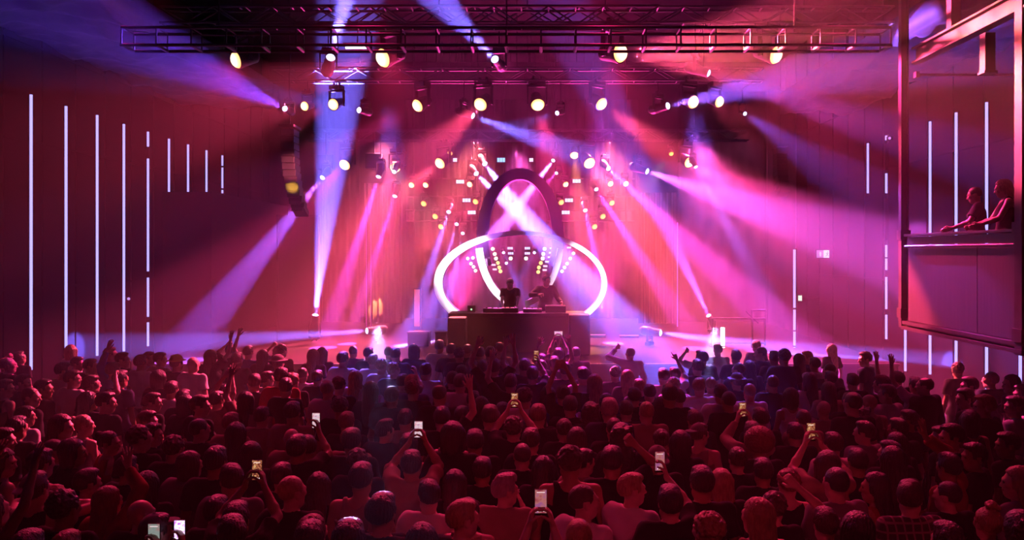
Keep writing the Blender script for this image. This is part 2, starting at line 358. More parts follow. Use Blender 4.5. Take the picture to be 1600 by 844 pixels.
# crinkled soffits along both side walls
def soffit(name, x0, x1, y0, y1, z):
    nx, ny = 26, 160
    vs_, fs = [], []
    for j in range(ny+1):
        for i in range(nx+1):
            x = x0+(x1-x0)*i/nx; y = y0+(y1-y0)*j/ny
            dz = .16*mnoise.noise(Vector((x*1.3, y*1.1, 0)))+.08*mnoise.noise(Vector((x*3.5, y*3.1, 5)))+.05*abs(mnoise.noise(Vector((x*7, y*2.5, 9))))
            vs_.append((x, y, z+dz))
    for j in range(ny):
        for i in range(nx):
            a = j*(nx+1)+i; fs.append((a, a+nx+1, a+nx+2, a+1))
    nb = len(vs_)                                   # thickness: a flat top above
    vs_ += [(x0, y0, z+.6), (x1, y0, z+.6), (x1, y1, z+.6), (x0, y1, z+.6)]
    fs.append((nb, nb+1, nb+2, nb+3))
    row0 = list(range(nx+1)); fs.append(tuple(row0)+(nb+1, nb)) 
    inner = [j*(nx+1)+nx for j in range(ny+1)]; fs.append(tuple(inner)+(nb+2, nb+1))
    outer = [j*(nx+1) for j in range(ny+1)]; fs.append(tuple(reversed(outer))+(nb, nb+3))
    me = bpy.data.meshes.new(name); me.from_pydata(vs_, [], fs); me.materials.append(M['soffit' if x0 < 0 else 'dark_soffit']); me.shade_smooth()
    o = link(bpy.data.objects.new(name, me)); return struct(o)
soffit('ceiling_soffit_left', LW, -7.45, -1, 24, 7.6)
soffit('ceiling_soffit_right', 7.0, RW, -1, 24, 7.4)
# stage mass, side masks, back drapes
wall_slab('floor_stage', (-.4, 24.5, .5), (16.4, 13, 1.0), M['deck'])
m = MB().box((-.4, 17.96, .98), (16.4, .10, .05)); struct(m.build('trim_stage_edge', M['dark_steel']))
m = MB().box((-9.35, 25.6, 2.5), (1.3, 6.8, 5.05)); struct(m.build('wall_stage_left', M['black']))
def drape(name, x0, x1, y, z0, z1, pleat, amp, mat, label, group=None):
    n = max(8, int((x1-x0)/pleat*8)); vs_, fs = [], []
    for k, z in enumerate([z0+(z1-z0)*t/6 for t in range(7)]):
        for i in range(n+1):
            x = x0+(x1-x0)*i/n; ph = (x-x0)/pleat*2*math.pi
            a = amp*(1-.25*k/6)
            vs_.append((x+.01*math.sin(ph*.37+k*.4), y+a*math.sin(ph)+a*.3*math.sin(ph*.5+1+k*.2), z))
    for k in range(6):
        for i in range(n):
            a = k*(n+1)+i; fs.append((a, a+1, a+n+2, a+n+1))
    me = bpy.data.meshes.new(name); me.from_pydata(vs_, [], fs); me.materials.append(mat); me.shade_smooth()
    o = link(bpy.data.objects.new(name, me))
    md = o.modifiers.new('t', 'SOLIDIFY'); md.thickness = .02
    return tag(o, label, 'curtain', group)
def X(px, y): return (px-CX)*y/F
def Z(py, y): return CH-(py-CY)*y/F
drape('stage_curtain', X(630, 30), X(1000, 30), 30.4, 1.0, 9.0, .42, .07, M['backdrop'], 'wide pale backdrop curtain hanging behind the ring sculpture')
drape('stage_curtain', X(500, 28.6), X(560, 28.6), 28.9, 1.0, 9.0, .35, .06, M['curtain'], 'narrow stage curtain between the dark screen and the warm light spot')
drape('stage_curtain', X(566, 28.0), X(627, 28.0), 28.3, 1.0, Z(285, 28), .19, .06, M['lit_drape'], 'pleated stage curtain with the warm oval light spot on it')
drape('stage_curtain', X(1000, 28.0), X(1060, 28.0), 28.3, 1.0, Z(300, 28), .19, .06, M['curtain'], 'pleated stage curtain beside the thin standing light line')
drape('stage_curtain', X(1062, 28.6), X(1200, 28.6), 28.9, 1.0, 9.0, .5, .05, M['backdrop'], 'wide plain stage curtain behind the scaffold railing')
drape('stage_curtain', X(1200, 28.6), X(1246, 28.6), 28.7, 0.02, 9.0, .5, .05, M['curtain'], 'dark stage curtain left of the exit sign')
# dark side screen left of the stage
b = empty('side_screen', (X(466, 23), 23, 1.0)); tag(b, 'tall dark screen standing under the lit line array', 'screen')
MB().box((0, 0, (Z(338, 23)-1.0)/2), (1.05, .12, Z(338, 23)-1.0)).build('screen_face', M['curtain'], b)
m = MB()
for s in (-1, 1): m.box((s*.55, 0, (Z(338, 23)-1)/2), (.06, .16, Z(338, 23)-1.0))
m.box((0, 0, Z(338, 23)-1.0), (1.16, .16, .06)); m.build('frame', M['dark_steel'], b)
# warm light spot on the pleated drape and the small warm panel
plain_spot('drape_light', P(640, 270, 24.5), P(587, 484, 28.3), 2.3, 110000, (1, .30, .10), .03, .15)
b = empty('glowing_panel', (X(652, 26), 26, 1.0)); tag(b, 'narrow upright panel glowing dull orange left of the ring', 'light panel')
MB().box((0, 0, .65), (.24, .12, 1.3)).build('case', M['black'], b)
MB().box((0, -.07, .68), (.17, .02, 1.15)).build('diffuser', emat('orange_panel_glow', (1, .18, .16), .55), b)

# ------------------------------------------------------------------ LED tubes on the side walls
def tube_light(x, y, z0, z1, gaps, label, group, s, mat=None, r=.027):
    e = empty('led_tube', (x, y, z0)); tag(e, label, 'light tube', group)
    MB().box((s*.03, 0, (z1-z0)/2), (.03, .05, z1-z0+.06)).build('mounting_channel', M['black'], e)
    segs, a = [], z0
    for (g0, g1) in sorted(gaps): segs.append((a, g0)); a = g1
    segs.append((a, z1))
    for (a, b2) in segs:
        if b2-a > .02:
            m = MB(); m.tube((-s*.01, 0, a-z0), (-s*.01, 0, b2-z0), r, n=10); m.build('glowing_tube', mat or E['tube'], e, smooth=False)
    if gaps:
        for (g0, g1) in gaps: MB().box((-s*.01, 0, (g0+g1)/2-z0), (.08, .08, max(.03, (g1-g0)*.8))).build('joint_clamp', M['black'], e)
    return e
ordn = ['first', 'second', 'third', 'fourth', 'fifth', 'sixth', 'seventh', 'eighth', 'ninth']
lx = [43, 98, 147, 189, 227, 260, 290, 319, 344]
ltop = [148, 166, 180, 194, 206, 217, 226, 235, 243]
lbot = [578, 567, 556, 549, 541, 549, 303, 303, 302]
lgap = {4: [(229, 248), (424, 434), (495, 504)], 5: [(303, 380), (428, 435), (449, 480), (493, 500)], 8: [(259, 262), (294, 297)]}
for i in range(9):
    y = F*10.0/(CX-lx[i])-.0
    zz = lambda py: Z(py, y)
    g = [(zz(b_), zz(a_)) for (a_, b_) in lgap.get(i, [])]
    lab = 'glowing violet light tube, %s from the near end of the left wall' % ordn[i]
    if i == 4: lab = 'glowing violet light tube broken by a gap near its top, fifth along the left wall'
    if i == 5: lab = 'glowing violet light tube broken into many short pieces on the left wall'
    if i >= 6: lab = 'short glowing violet light tube, number %d from the near end of the left wall' % (i+1)
    tube_light(LW+.06, y, zz(lbot[i]), zz(ltop[i]), g, lab, 'light tubes on the left wall', -1)
r_t = [(1360, 224, 302, []), (1389, 212, 530, [(219, 271), (302, 383), (402, 404), (422, 433), (483, 492)]), (1419, 204, 580, [(212, 505)]), (1458, 190, 585, [(367, 369)]), (1499, 176, 608, []), (1547, 160, 612, []), (1600, 142, 622, [])]
for i, (px, t0, t1, gp) in enumerate(r_t):
    y = F*9.0/(px-CX)
    g = [(Z(b_, y), Z(a_, y)) for (a_, b_) in gp]
    lab = ['short glowing violet light tube high on the right wall beyond the balcony', 'light tube broken into dashes on the right wall beside the balcony post', 'light tube whose lower part shows left below the balcony corner', 'light tube behind the balcony crossing its rail left of the leaning people', 'light tube ending above the head of the person leaning at the rail', 'light tube ending above the long-haired person on the balcony', 'light tube at the far right edge under the balcony'][i]
    tube_light(RW-.06, y, Z(t1, y), Z(t0, y), g, lab, 'light tubes on the right wall', 1)
# standing tubes on stage
tube_light(X(1242, 21), 21, Z(572, 21), Z(390, 21), [(Z(484, 21), Z(481, 21)), (Z(518, 21), Z(516, 21)), (Z(542, 21), Z(540, 21))], 'tall thin glowing tube standing between the scaffold and the exit sign', None, 1, r=.03)
tube_light(X(1059, 27), 27, 1.0, Z(348, 27), [], 'faint thin line of light beside the pleated curtain right of the ring', None, 1, mat=emat('faint_tube_glow', (.8, .2, .9), .8), r=.016)
for px_, nm in ((573, 'outer'), (580, 'inner')):
    tube_light(X(px_, 27), 27, 1.0, Z(348, 27), [], 'very faint thin line of light by the warm oval spot, the %s one' % nm, None, 1, mat=emat('faint_tube_glow', (.55, .08, .6), .45), r=.014)
tube_light(X(1130, 21), 21, 1.0-.25, Z(512, 21), [(Z(542, 21), Z(540, 21))], 'short brilliant white tube standing behind the scaffold railing', None, 1, mat=E['white'], r=.055)

# ------------------------------------------------------------------ trusses
def box_truss(y, z, x0, x1, h, dpt, step, label, ladder=False, name='lighting_truss'):
    e = empty(name, ((x0+x1)/2, y, z)); tag(e, label, 'truss')
    c = (x0+x1)/2
    m = MB()
    for a in (-1, 1):
        for b_ in (-1, 1): m.tube((x0-c, a*dpt/2, b_*h/2), (x1-c, a*dpt/2, b_*h/2), .026, n=8)
    m.build('main_tubes', M['steel'], e)
    m = MB(); n = int((x1-x0)/step)
    for i in range(n+1):
        xx = x0-c+i*(x1-x0)/n
        m.tube((xx, -dpt/2, -h/2), (xx, dpt/2, -h/2), .03 if ladder else .014, n=6)
        m.tube((xx, -dpt/2, h/2), (xx, dpt/2, h/2), .014, n=6)
        if not ladder:
            if i < n:
                x2 = x0-c+(i+1)*(x1-x0)/n
                s = 1 if i % 2 else -1
                for a in (-1, 1): m.tube((xx, a*dpt/2, -s*h/2), (x2, a*dpt/2, s*h/2), .015, n=6)
        else:
            for a in (-1, 1): m.tube((xx, a*dpt/2, -h/2), (xx, a*dpt/2, h/2), .014, n=6)
    m.build('lattice', M['steel'], e)
    for t in (.12, .5, .88):
        xx = x0-c+(x1-x0)*t; MB().tube((xx, 0, h/2-.02), (xx, 0, TOP-z+.02), .012, n=6).build('hanging_chain', M['dark_steel'], e)
    return e
box_truss(13.4, Z(62, 13.4), -6.6, 5.6, .28, .42, .545, 'ladder-like truss across the hall with evenly spaced bright rungs', ladder=True)
box_truss(15.2, Z(28, 15.2), -5.8, 2.2, .34, .34, .5, 'dim triangulated truss above the four large wash lamps')
box_truss(16.0, P(0, 87, 16).z+.75, -7.2, 6.8, .3, .3, .5, 'front lighting truss carrying the four large wash lamps')
box_truss(20.0, P(0, 160, 20).z+.65, -6.4, 5.4, .3, .3, .5, 'second lighting truss carrying the row of eight round lamps')
box_truss(25.3, P(0, 240, 25.3).z+.55, -7.0, 6.4, .3, .3, .5, 'third lighting truss above the ring sculpture')
# frames that carry the stepped lamps
for s, nm in ((-1, 'left'), (1, 'right')):
    xs = [X(645, 28), X(745, 28)] if s < 0 else [X(868, 28), X(980, 28)]
    e = empty('lamp_ladder', (xs[0], 28.35, Z(370, 28))); tag(e, 'hanging pipe frame of stepped amber lamps %s of the ring' % nm, 'pipe frame')
    for xx in xs: MB().tube((xx-xs[0], 0, 0), (xx-xs[0], 0, TOP-Z(370, 28)), .03, n=8).build('upright_pipe', M['dark_steel'], e)
    for py in (278, 306, 328, 345): MB().tube((-.3, 0, Z(py, 28)-Z(370, 28)), (xs[1]-xs[0]+.3, 0, Z(py, 28)-Z(370, 28)), .022, n=8).build('cross_pipe', M['dark_steel'], e)
# pixel blocks
pg = 'small glowing pixel blocks over the stage'
def pixel_block(px, py, y, w_, h_, mat, label):
    e = empty('pixel_light', P(px, py, y)); tag(e, label, 'stage light', pg)
    MB().box((0, .08, 0), (w_+.06, .14, h_+.06)).build('case', M['black'], e, bevel=.01)
    MB().tube((0, .08, h_/2), (0, .08, 10.52-e.location.z), .008, n=6).build('hanging_pipe', M['dark_steel'], e)
    n = 3
    for i in range(n): MB().box(((i-1)*w_/n, -.005, 0), (w_/n*.86, .03, h_)).build('pixel', mat, e)
for (px, py, mt, lab) in [(719,284,'pixel','white pixel block, upper of the stack left of the ring'),(729,313,'cyan','cyan pixel block in the middle of the stack left of the ring'),(737,332,'pixel','pale pixel block, lowest of the stack left of the ring'),
        (783,250,'cyan','bright cyan pixel block above the crossing beams'),(830,250,'pixel','small white pixel block right of the crossing beams'),(711,250,'pixel','tiny pixel block beside the yellow streak'),
        (901,283,'pixel','white pixel block, upper of the stack right of the ring'),(889,313,'pixel','white pixel block in the middle of the stack right of the ring'),(884,332,'pixel','small pixel block, lowest of the stack right of the ring')]:
    pixel_block(px, py, 26.5, .26 if px not in (830, 711) else .13, .11 if px != 783 else .13, E[mt], lab)
for side, (xs_) in (('left', ((797, 388), (798, 396))), ('right', ((824, 388), (824, 396)))):
    for (px, py), k in zip(xs_, ('upper', 'lower')): pixel_block(px, py, 29, .19, .08, E['cyan'], 'small cyan pixel block inside the ring, %s of the %s pair' % (k, side))
for (px, py) in ((760, 388), (862, 388), (861, 395), (859, 402), (855, 409), (852, 416), (851, 422), (889, 387), (771, 414), (773, 421)):
    pixel_block(px, py, 29, .15, .06, E['pixel'], 'small pale pixel block inside the ring sculpture')
# bead lamps inside the ring
def bead(px, py, d, mat, label, grp):
    e = empty('bead_lamp', P(px, py, 29.3)); tag(e, label, 'stage light', grp)
    MB().lathe([(0, .5), (.4, .5), (.52, .2), (.52, -.3), (.44, -.3)], 12, Matrix.Rotation(math.pi/2, 4, 'X') @ Matrix.Scale(-d, 4)).build('case', M['black'], e)
    MB().tube((0, .3*d, 0), (0, 1.15, 0), .008, n=6).build('stem', M['dark_steel'], e)
    MB().lathe([(.44, .3), (.3, .42), (0, .5)], 12, Matrix.Rotation(math.pi/2, 4, 'X') @ Matrix.Scale(d, 4)).build('lens', mat, e)
colA = [(770,389),(773,397),(775,404),(778,411),(780,418),(782,424)]; colB = [(851,389),(849,397),(848,404),(845,411),(842,418),(841,425)]
for k, (p, q) in enumerate(zip(colA, colB)):
    for (px, py), nm in ((p, 'left'), (q, 'right')):
        bead(px, py, .15, E['warm'] if k < 3 else E['amber'], 'round bead lamp in the %s column inside the ring' % nm, 'bead lamps of the %s column inside the ring' % nm)
for (px, py) in ((731,404),(739,403),(736,412),(740,417),(743,423)): bead(px, py, .13, E['warm'], 'pink-white bead lamp of the curved row at the left inside the ring', 'curved row of bead lamps at the left inside the ring')
for (px, py) in ((896,396),(891,404),(886,412),(882,418),(878,424)): bead(px, py, .13, E['warm'], 'pink-white bead lamp of the curved row at the right inside the ring', 'curved row of bead lamps at the right inside the ring')
for (px, py), nm in zip(((798, 404), (822, 404)), ('left', 'right')): bead(px, py, .15, E['warm'], 'single round bead lamp below the %s cyan pixel pair' % nm, None)
row('beam', [
    (786, 393, 29, 803, 430, 26, .10, 2.6, 3500, BLUE, 'left slim beam lamp inside the ring under the crossing', {}),
    (836, 393, 29, 815, 432, 26, .10, 2.6, 3500, BLUE, 'right slim beam lamp inside the ring under the crossing', {}),
    (790, 409, 29, 825, 475, 25, .10, 2.4, 3500, BLUE, 'lower slim beam lamp inside the ring aimed past the performers', {}),
])
# small things on the trusses
e = empty('batten_light', P(558, 74, 15.9)); tag(e, 'short white glowing batten light hanging beside the big wash lamp', 'stage light')
MB().box((0, 0, .05), (.52, .08, .06)).build('case', M['black'], e); MB().tube((-.22, 0, 0), (.22, 0, 0), .028).build('glowing_tube', E['white'], e); MB().tube((0, 0, .05), (0, .1, P(0, 87, 16).z+.62-e.location.z), .012, n=6).build('hanging_pipe', M['dark_steel'], e)
for (x_, y_, z_, lab) in ((506, 252, 24.6, 'boxy unlit lamp housing on the third truss above the violet beam'), (581, 250, 24.6, 'wide dark box hanging on the third truss'), (620, 246, 25.45, 'dark open box around the half-hidden wash lamp'), (742, 262, 26.6, 'dark round-edged box left of the crossing beams')):
    e = empty('equipment_box', P(x_, y_, z_)); tag(e, lab, 'box')
    MB().box((0, .3, 0), (.46, .3, .44)).build('case', M['black'], e, bevel=.02)
    MB().box((0, .3, .5), (.06, .06, .7)).build('bracket', M['dark_steel'], e); MB().box((0, (25.3-z_+.3)/2, P(0, 240, 25.3).z+.40-e.location.z), (.05, abs(25.3-z_-.3)+.1, .05)).build('bracket', M['dark_steel'], e)
# line arrays
def line_array(px, y, py0, py1, lit, label, n=12):
    z0, z1 = Z(py1, y), Z(py0, y)
    e = empty('line_array', (X(px, y), y, z1)); tag(e, label, 'loudspeaker array')
    hgt = (z1-z0)/n; off = 0
    for i in range(n):
        t = i/(n-1); tilt = t*t*.45
        yy = -.12*math.sin(tilt*2)*0+t*t*.25
        m = MB(); rot = Matrix.Rotation(-tilt, 3, 'X')
        m.box((t**3*.16, yy, -hgt*(i+.5)), (.30, .45, hgt*.9), rot)
        m.build('speaker_cabinet', M['speaker'], e, bevel=.012)
        m = MB(); m.box((t**3*.16, yy-.23, -hgt*(i+.5)), (.26, .02, hgt*.7), rot); m.build('grille', M['steel'] if lit else M['speaker'], e)
    m = MB(); m.box((0, 0, .06), (.34, .6, .06)); m.tube((0, 0, 0), (0, 0, TOP-z1), .015, n=6); m.build('flying_frame', M['dark_steel'], e)
line_array(453, 19, 203, 332, True, 'tall curved line array of speakers lit yellow at its lower end')
line_array(1219, 24, 232, 302, False, 'dim hanging line array of speakers right of the stage', 8)
plain_spot('array_light', P(520, 330, 16.5), P(455, 292, 19), 2.6, 14000, (1, .50, .05), .04)
plain_spot('array_light', P(520, 250, 16.5), P(453, 262, 19), 7, 3000, (1, .15, .2), .04)
# ------------------------------------------------------------------ the ring sculpture: two crossed oval bands
def band(cx, cz, rx, rz, t0, t1, wid, dep, y, n, taper=None, tilt=0.0):
    """flat-faced oval band from angle t0 to t1 (degrees, 0 = right, 90 = top), returns (front mesh, side mesh)"""
    fr, sd = MB(), MB(); P4 = []
    for i in range(n+1):
        t = R(t0+(t1-t0)*i/n)
        w_ = wid*(taper(t) if taper else 1)
        o = (cx+rx*math.cos(t), cz+rz*math.sin(t)); i_ = (cx+(rx-w_)*math.cos(t), cz+(rz-w_)*math.sin(t))
        yy = y+tilt*math.sin(t)
        k = .80
        ib = (cx+(rx-w_)*math.cos(t)-0.0, cz+(rz-w_)*math.sin(t))
        P4.append(((o[0], yy, o[1]), (i_[0], yy, i_[1]), (ib[0], yy+dep, ib[1]), (o[0], yy+dep, o[1])))
    def quad(b, q): b.bm.faces.new([b.bm.verts.new(p) for p in q])
    for a, b in zip(P4, P4[1:]):
        quad(fr, (a[0], b[0], b[1], a[1]))
        quad(sd, (a[1], b[1], b[2], a[2])); quad(sd, (a[2], b[2], b[3], a[3])); quad(sd, (a[3], b[3], b[0], a[0]))
    if abs(t1-t0) < 359.9:
        for q in (P4[0], P4[-1]): quad(sd, q)
    for b in (fr, sd): bmesh.ops.remove_doubles(b.bm, verts=b.bm.verts, dist=1e-5)
    return fr, sd
SY = 22.0
def xz(px, py): return X(px, SY), Z(py, SY)
ring = empty('ring_sculpture', (X(813, SY), SY, 1.0)); tag(ring, 'giant sculpture of two crossed white oval rings standing behind the performers', 'sculpture')
rl = ring.location
cx_, cz_ = xz(813, 443); k_ = SY/F
fr, sd = band(cx_-rl.x, cz_-rl.z, 135.5*k_, 82.5*k_, 0, 360, .175, .34, 0, 96, taper=lambda t: .80+.50*max(0, -math.cos(t))-.1*max(0, math.sin(t)))
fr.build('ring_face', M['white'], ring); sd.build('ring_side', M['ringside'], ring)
cx2, cz2 = xz(812, 370)
fr, sd = band(cx2-rl.x, cz2-rl.z, 69*k_, 110*k_, -28, 208, .30, .40, .42, 64)
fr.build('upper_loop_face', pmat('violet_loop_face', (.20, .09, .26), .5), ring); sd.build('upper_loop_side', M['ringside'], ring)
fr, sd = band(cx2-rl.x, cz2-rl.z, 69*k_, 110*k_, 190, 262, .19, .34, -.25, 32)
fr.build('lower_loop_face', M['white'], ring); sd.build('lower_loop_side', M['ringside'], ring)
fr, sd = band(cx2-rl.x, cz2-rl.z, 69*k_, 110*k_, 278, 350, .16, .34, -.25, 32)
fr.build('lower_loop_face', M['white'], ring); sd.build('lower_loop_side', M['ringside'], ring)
for s_ in (-1, 1):
    MB().box((s_*.9, .25, .2), (.08, .3, .42)).build('support_foot', M['black'], ring)
# ------------------------------------------------------------------ booth and gear
dy = 20.2
bx0, bx1 = X(702, dy), X(914, dy)
booth = empty('performer_booth', ((bx0+bx1)/2, dy, 1.0)); tag(booth, 'long black booth table in front of the ring sculpture', 'table')
tz = Z(489, dy)-1.0; bw = bx1-bx0
m = MB(); m.box((0, .25, tz-.05), (bw, .8, .10)); m.build('table_top', M['black'], booth, bevel=.01)
m = MB(); m.box((0, -.12, (tz-.1)/2), (bw-.06, .05, tz-.1)); m.build('front_cloth', M['black'], booth)
for s in (-1, 1): MB().box((s*(bw/2-.05), .28, (tz-.1)/2), (.05, .7, tz-.1)).build('side_panel', M['black'], booth)
def gear(px, py, w_, h_, d_, lab, name='mixer', knobs=True, yy=None):
    y = (yy or dy+.3); e = empty(name, (X(px, y), y, tz+1.0)); tag(e, lab, 'music equipment')
    MB().box((0, 0, h_/2), (w_, d_, h_)).build('body', M['plastic'], e, bevel=.012)
    if knobs:
        for i in range(3): MB().tube((-w_*.3+i*w_*.3, -d_*.2, h_), (-w_*.3+i*w_*.3, -d_*.2, h_+.03), .025, n=10).build('knob', M['dark_steel'], e)
    return e
gear(770, 486, .46, .10, .4, 'flat black player left of the mixer on the booth', 'media_player')
gear(797, 486, .40, .11, .4, 'black mixer in front of the bending performer')
gear(832, 486, .46, .09, .4, 'flat black player in front of the standing performer', 'media_player')
gear(868, 486, .50, .16, .45, 'raised black equipment case at the right end of the booth', 'equipment_case', False)
g = gear(737, 487, .20, .16, .2, 'small black device with a green light on the booth', 'control_box', False)
MB().ball((0, -.11, .07), .022).build('indicator_light', E['green'], g)
MB().tube((0, .03, .16), (.02, .03, .26), .012).build('antenna', M['plastic'], g)
e = empty('monitor_wedge', (X(715, 19.4), 19.4, 1.0)); tag(e, 'black stage monitor speaker left of the booth', 'loudspeaker')
m = MB(); m.box((0, 0, .45), (.42, .5, .9), Matrix.Rotation(0, 3, 'X')); m.build('cabinet', M['speaker'], e, bevel=.03)
MB().box((0, -.26, .45), (.34, .02, .72)).build('grille', M['speaker'], e)
e = empty('monitor_wedge', (X(905, 19.6), 19.6, 1.0)); tag(e, 'tall black stage monitor speaker right of the booth', 'loudspeaker')
MB().box((0, 0, .48), (.5, .5, .96)).build('cabinet', M['speaker'], e, bevel=.05)
MB().box((0, -.26, .48), (.42, .02, .8)).build('grille', M['speaker'], e)
for (px_, w_, lab) in ((655, .55, 'low black case on the stage deck left of the booth'), (690, .3, 'small upright black case on the stage deck near the booth')):
    e = empty('flight_case', (X(px_, 21.5), 21.5, 1.0)); tag(e, lab, 'case')
    MB().box((0, 0, .17), (w_, .4, .34)).build('body', M['black'], e, bevel=.02); MB().box((0, 0, .355), (w_+.02, .42, .03)).build('lid', M['dark_steel'], e)
# bright edge strips on the stage, right of the booth
for (x0, x1, py, lab) in ((918, 946, 524, 'thin lit edge strip on the stage right of the booth'), (968, 998, 525, 'second thin lit edge strip farther right on the stage')):
    y = 23.5; e = empty('edge_strip', (X(x0, y), y, 1.0)); tag(e, lab, 'light strip')
    MB().box(((X(x1, y)-X(x0, y))/2, 0, (Z(py, y)-1.0)/2), (X(x1, y)-X(x0, y), .05, Z(py, y)-1.0)).build('support', M['black'], e)
    MB().box(((X(x1, y)-X(x0, y))/2, -.01, Z(py, y)-1.0+.015), (X(x1, y)-X(x0, y), .05, .03)).build('glowing_edge', emat('rose_edge_glow', (1, .25, .45), .7), e)
# ------------------------------------------------------------------ scaffold railing, right of the stage
y = 21.0
e = empty('scaffold_railing', (X(1113, y), y, 1.0)); tag(e, 'black metal scaffold railing on the right side of the stage', 'railing')
def Q(px, py, yy=y): p = P(px, py, yy); return (p.x-e.location.x, p.y-e.location.y, p.z-e.location.z)
for px_ in (1113, 1175, 1195): MB().tube(Q(px_, 545 if px_ < 1190 else 540), Q(px_, 498 if px_ != 1175 else 484), .028).build('post', M['black'], e)
for (a, b_) in (((1113, 498), (1195, 498)), ((1113, 536), (1195, 536)), ((1175, 485), (1196, 485))): MB().tube(Q(*a), Q(*b_), .026).build('rail', M['black'], e)
MB().tube(Q(1165, 486), Q(1185, 505), .018).build('brace', M['black'], e)
MB().box(Q(1113, 541), (.14, .14, .03)).build('foot_plate', M['black'], e)
# ------------------------------------------------------------------ signs
y = 25.7
wdt, hgt = 22*y/F, 12*y/F
e = empty('exit_sign', P(1287, 397, y)); tag(e, 'lit exit sign with an arrow and a running figure on the back wall', 'sign')
MB().box((0, .08, 0), (wdt+.06, .1, hgt+.05)).build('case', M['black'], e)
MB().box((wdt*.24, 0, 0), (wdt*.46, .05, hgt)).build('lit_half', emat('exit_white_glow', (.8, .9, .9), 1.0), e)
MB().box((-wdt*.26, 0, 0), (wdt*.46, .05, hgt)).build('dim_half', emat('exit_lilac_glow', (.42, .25, .6), .8), e)
m = MB()                                       # running figure: head, body, arms, legs
MB().box((.14, .09, 0), (max(.05, 8.99-e.location.x), .05, .06)).build('wall_bracket', M['black'], e)
u = hgt
m.tube((wdt*.26, -.035, u*.26), (wdt*.26, -.02, u*.26), u*.07, n=12)
def bar(a, b_, r): m.tube((wdt*.24+a[0]*u, -.03, a[1]*u), (wdt*.24+b_[0]*u, -.03, b_[1]*u), r*u, n=6)
bar((.0, .16), (-.04, -.08), .06); bar((0, .12), (.18, .02), .035); bar((0, .12), (-.16, .06), .035)
bar((-.04, -.08), (.12, -.18), .04); bar((.12, -.18), (.08, -.36), .04); bar((-.04, -.08), (-.1, -.24), .04); bar((-.1, -.24), (-.24, -.26), .04)
m.build('running_figure', emat('exit_green', (.25, .6, .5), .6), e)
m = MB(); m.box((-wdt*.26, -.03, 0), (wdt*.10, .02, hgt*.55)); m.poly([(-wdt*.34, -.035, 0.02), (-wdt*.18, -.035, 0.02), (-wdt*.26, -.035, -hgt*.38)])
m.build('arrow', emat('exit_arrow', (.8, .7, 1), 1.0), e)
e = empty('emergency_light', P(1250, 466, 26.5)); tag(e, 'small pale green emergency light beside the tall standing tube', 'light')
MB().box((0, .05, 0), (.18, .08, .24)).build('case', M['black'], e); MB().box(((8.99-e.location.x)/2, .06, 0), (8.99-e.location.x, .04, .04)).build('wall_bracket', M['black'], e); MB().box((0, 0, 0), (.11, .04, .17)).build('lens', emat('pale_green_glow', (.55, 1, .7), 1.2), e)
for (px_, py_, lab) in ((201, 467, 'tiny violet light on the left wall between two light tubes'), (1390, 216, 'tiny violet light high above the dashed wall tube')):
    yy = F*10/(CX-px_)-.3 if px_ < 800 else F*9/(px_-CX)-.2
    p = P(px_, py_, yy); e = empty('indicator_lamp', p); tag(e, lab, 'light')
    MB().box(((-.1 if px_ < 800 else .1), .04, 0), (.3, .06, .09)).build('case', M['black'], e); MB().ball((0, 0, 0), .035).build('bulb', emat('violet_dot', (.7, .35, 1), .9), e)
# ------------------------------------------------------------------ balcony
BX = 6.0
def by(px): return F*BX/(px-CX)
y0, y1 = by(1594), by(1417)                      # near, far
zr = CH+ (CY-366)*by(1420)/F; zf = CH-(503-CY)*by(1420)/F; zb = CH-(515-CY)*by(1420)/F
bal = empty('balcony', (BX, y1, zb)); tag(bal, 'steel balcony with brushed metal front panels on the right wall', 'balcony')
def B(x, y, z): return (x-BX, y-y1, z-zb)
def bpart(name, x0, x1, ya, yb, za, zb_, mat, bev=0):
    return MB().box(B((x0+x1)/2, (ya+yb)/2, (za+zb_)/2), (x1-x0, abs(yb-ya), zb_-za)).build(name, mat, bal, bevel=bev)
bpart('floor_slab', BX+.05, RW-.12, y0-1.5, y1, zf+.06, zf+.44, M['dark_steel'])
m = MB()                                        # C-profile edge beam
for (xa, xb, za, zc) in ((BX-.10, BX+.08, zb, zb+.05), (BX, BX+.05, zb, zf), (BX-.08, BX+.08, zf-.04, zf+.01)):
    m.box(B((xa+xb)/2, (y0-.2+y1)/2, (za+zc)/2), (xb-xa, y1-y0+.2, zc-za))
m.build('edge_beam', M['red_steel'], bal)
zt = zr-.22
ym = F*BX/(1527-CX)
bpart('front_panel', BX, BX+.03, ym+.008, y1-.05, zf+.02, zt, M['panel'])
bpart('front_panel', BX, BX+.03, y0-.2, ym-.008, zf+.02, zt, M['panel'])
bpart('upper_board', BX-.01, BX+.05, y0-.2, y1-.04, zt+.05, zr-.05, M['panel'])
MB().tube(B(BX-.04, y0-.2, zt+.02), B(BX-.04, y1-.04, zt+.02), .022).build('lower_rail', M['steel'], bal)
bpart('top_rail', BX-.07, BX+.10, y0-.2, y1-.04, zr-.04, zr, M['steel'], .008)
def column(name, px, bx, top, bot, lab, w_=.11):
    yy = F*bx/(px-CX); e = empty(name, (bx, yy, bot)); tag(e, lab, 'post')
    m = MB(); h = top-bot
    m.box((-w_/2, 0, h/2), (.02, w_, h)); m.box((w_/2, 0, h/2), (.02, w_, h)); m.box((0, 0, h/2), (w_, .02, h)); m.build('shaft', M['red_steel'], e)
    for zz_ in ((zf-bot)+.1, (zr-bot)): m2 = MB(); m2.box((0, 0, zz_), (w_+.06, w_+.05, .16)); m2.build('joint_plate', M['red_steel'], e)
    return e
column('steel_post', 1412, BX+.19, TOP, zb-.02, 'tall thin steel post at the stage end of the balcony')
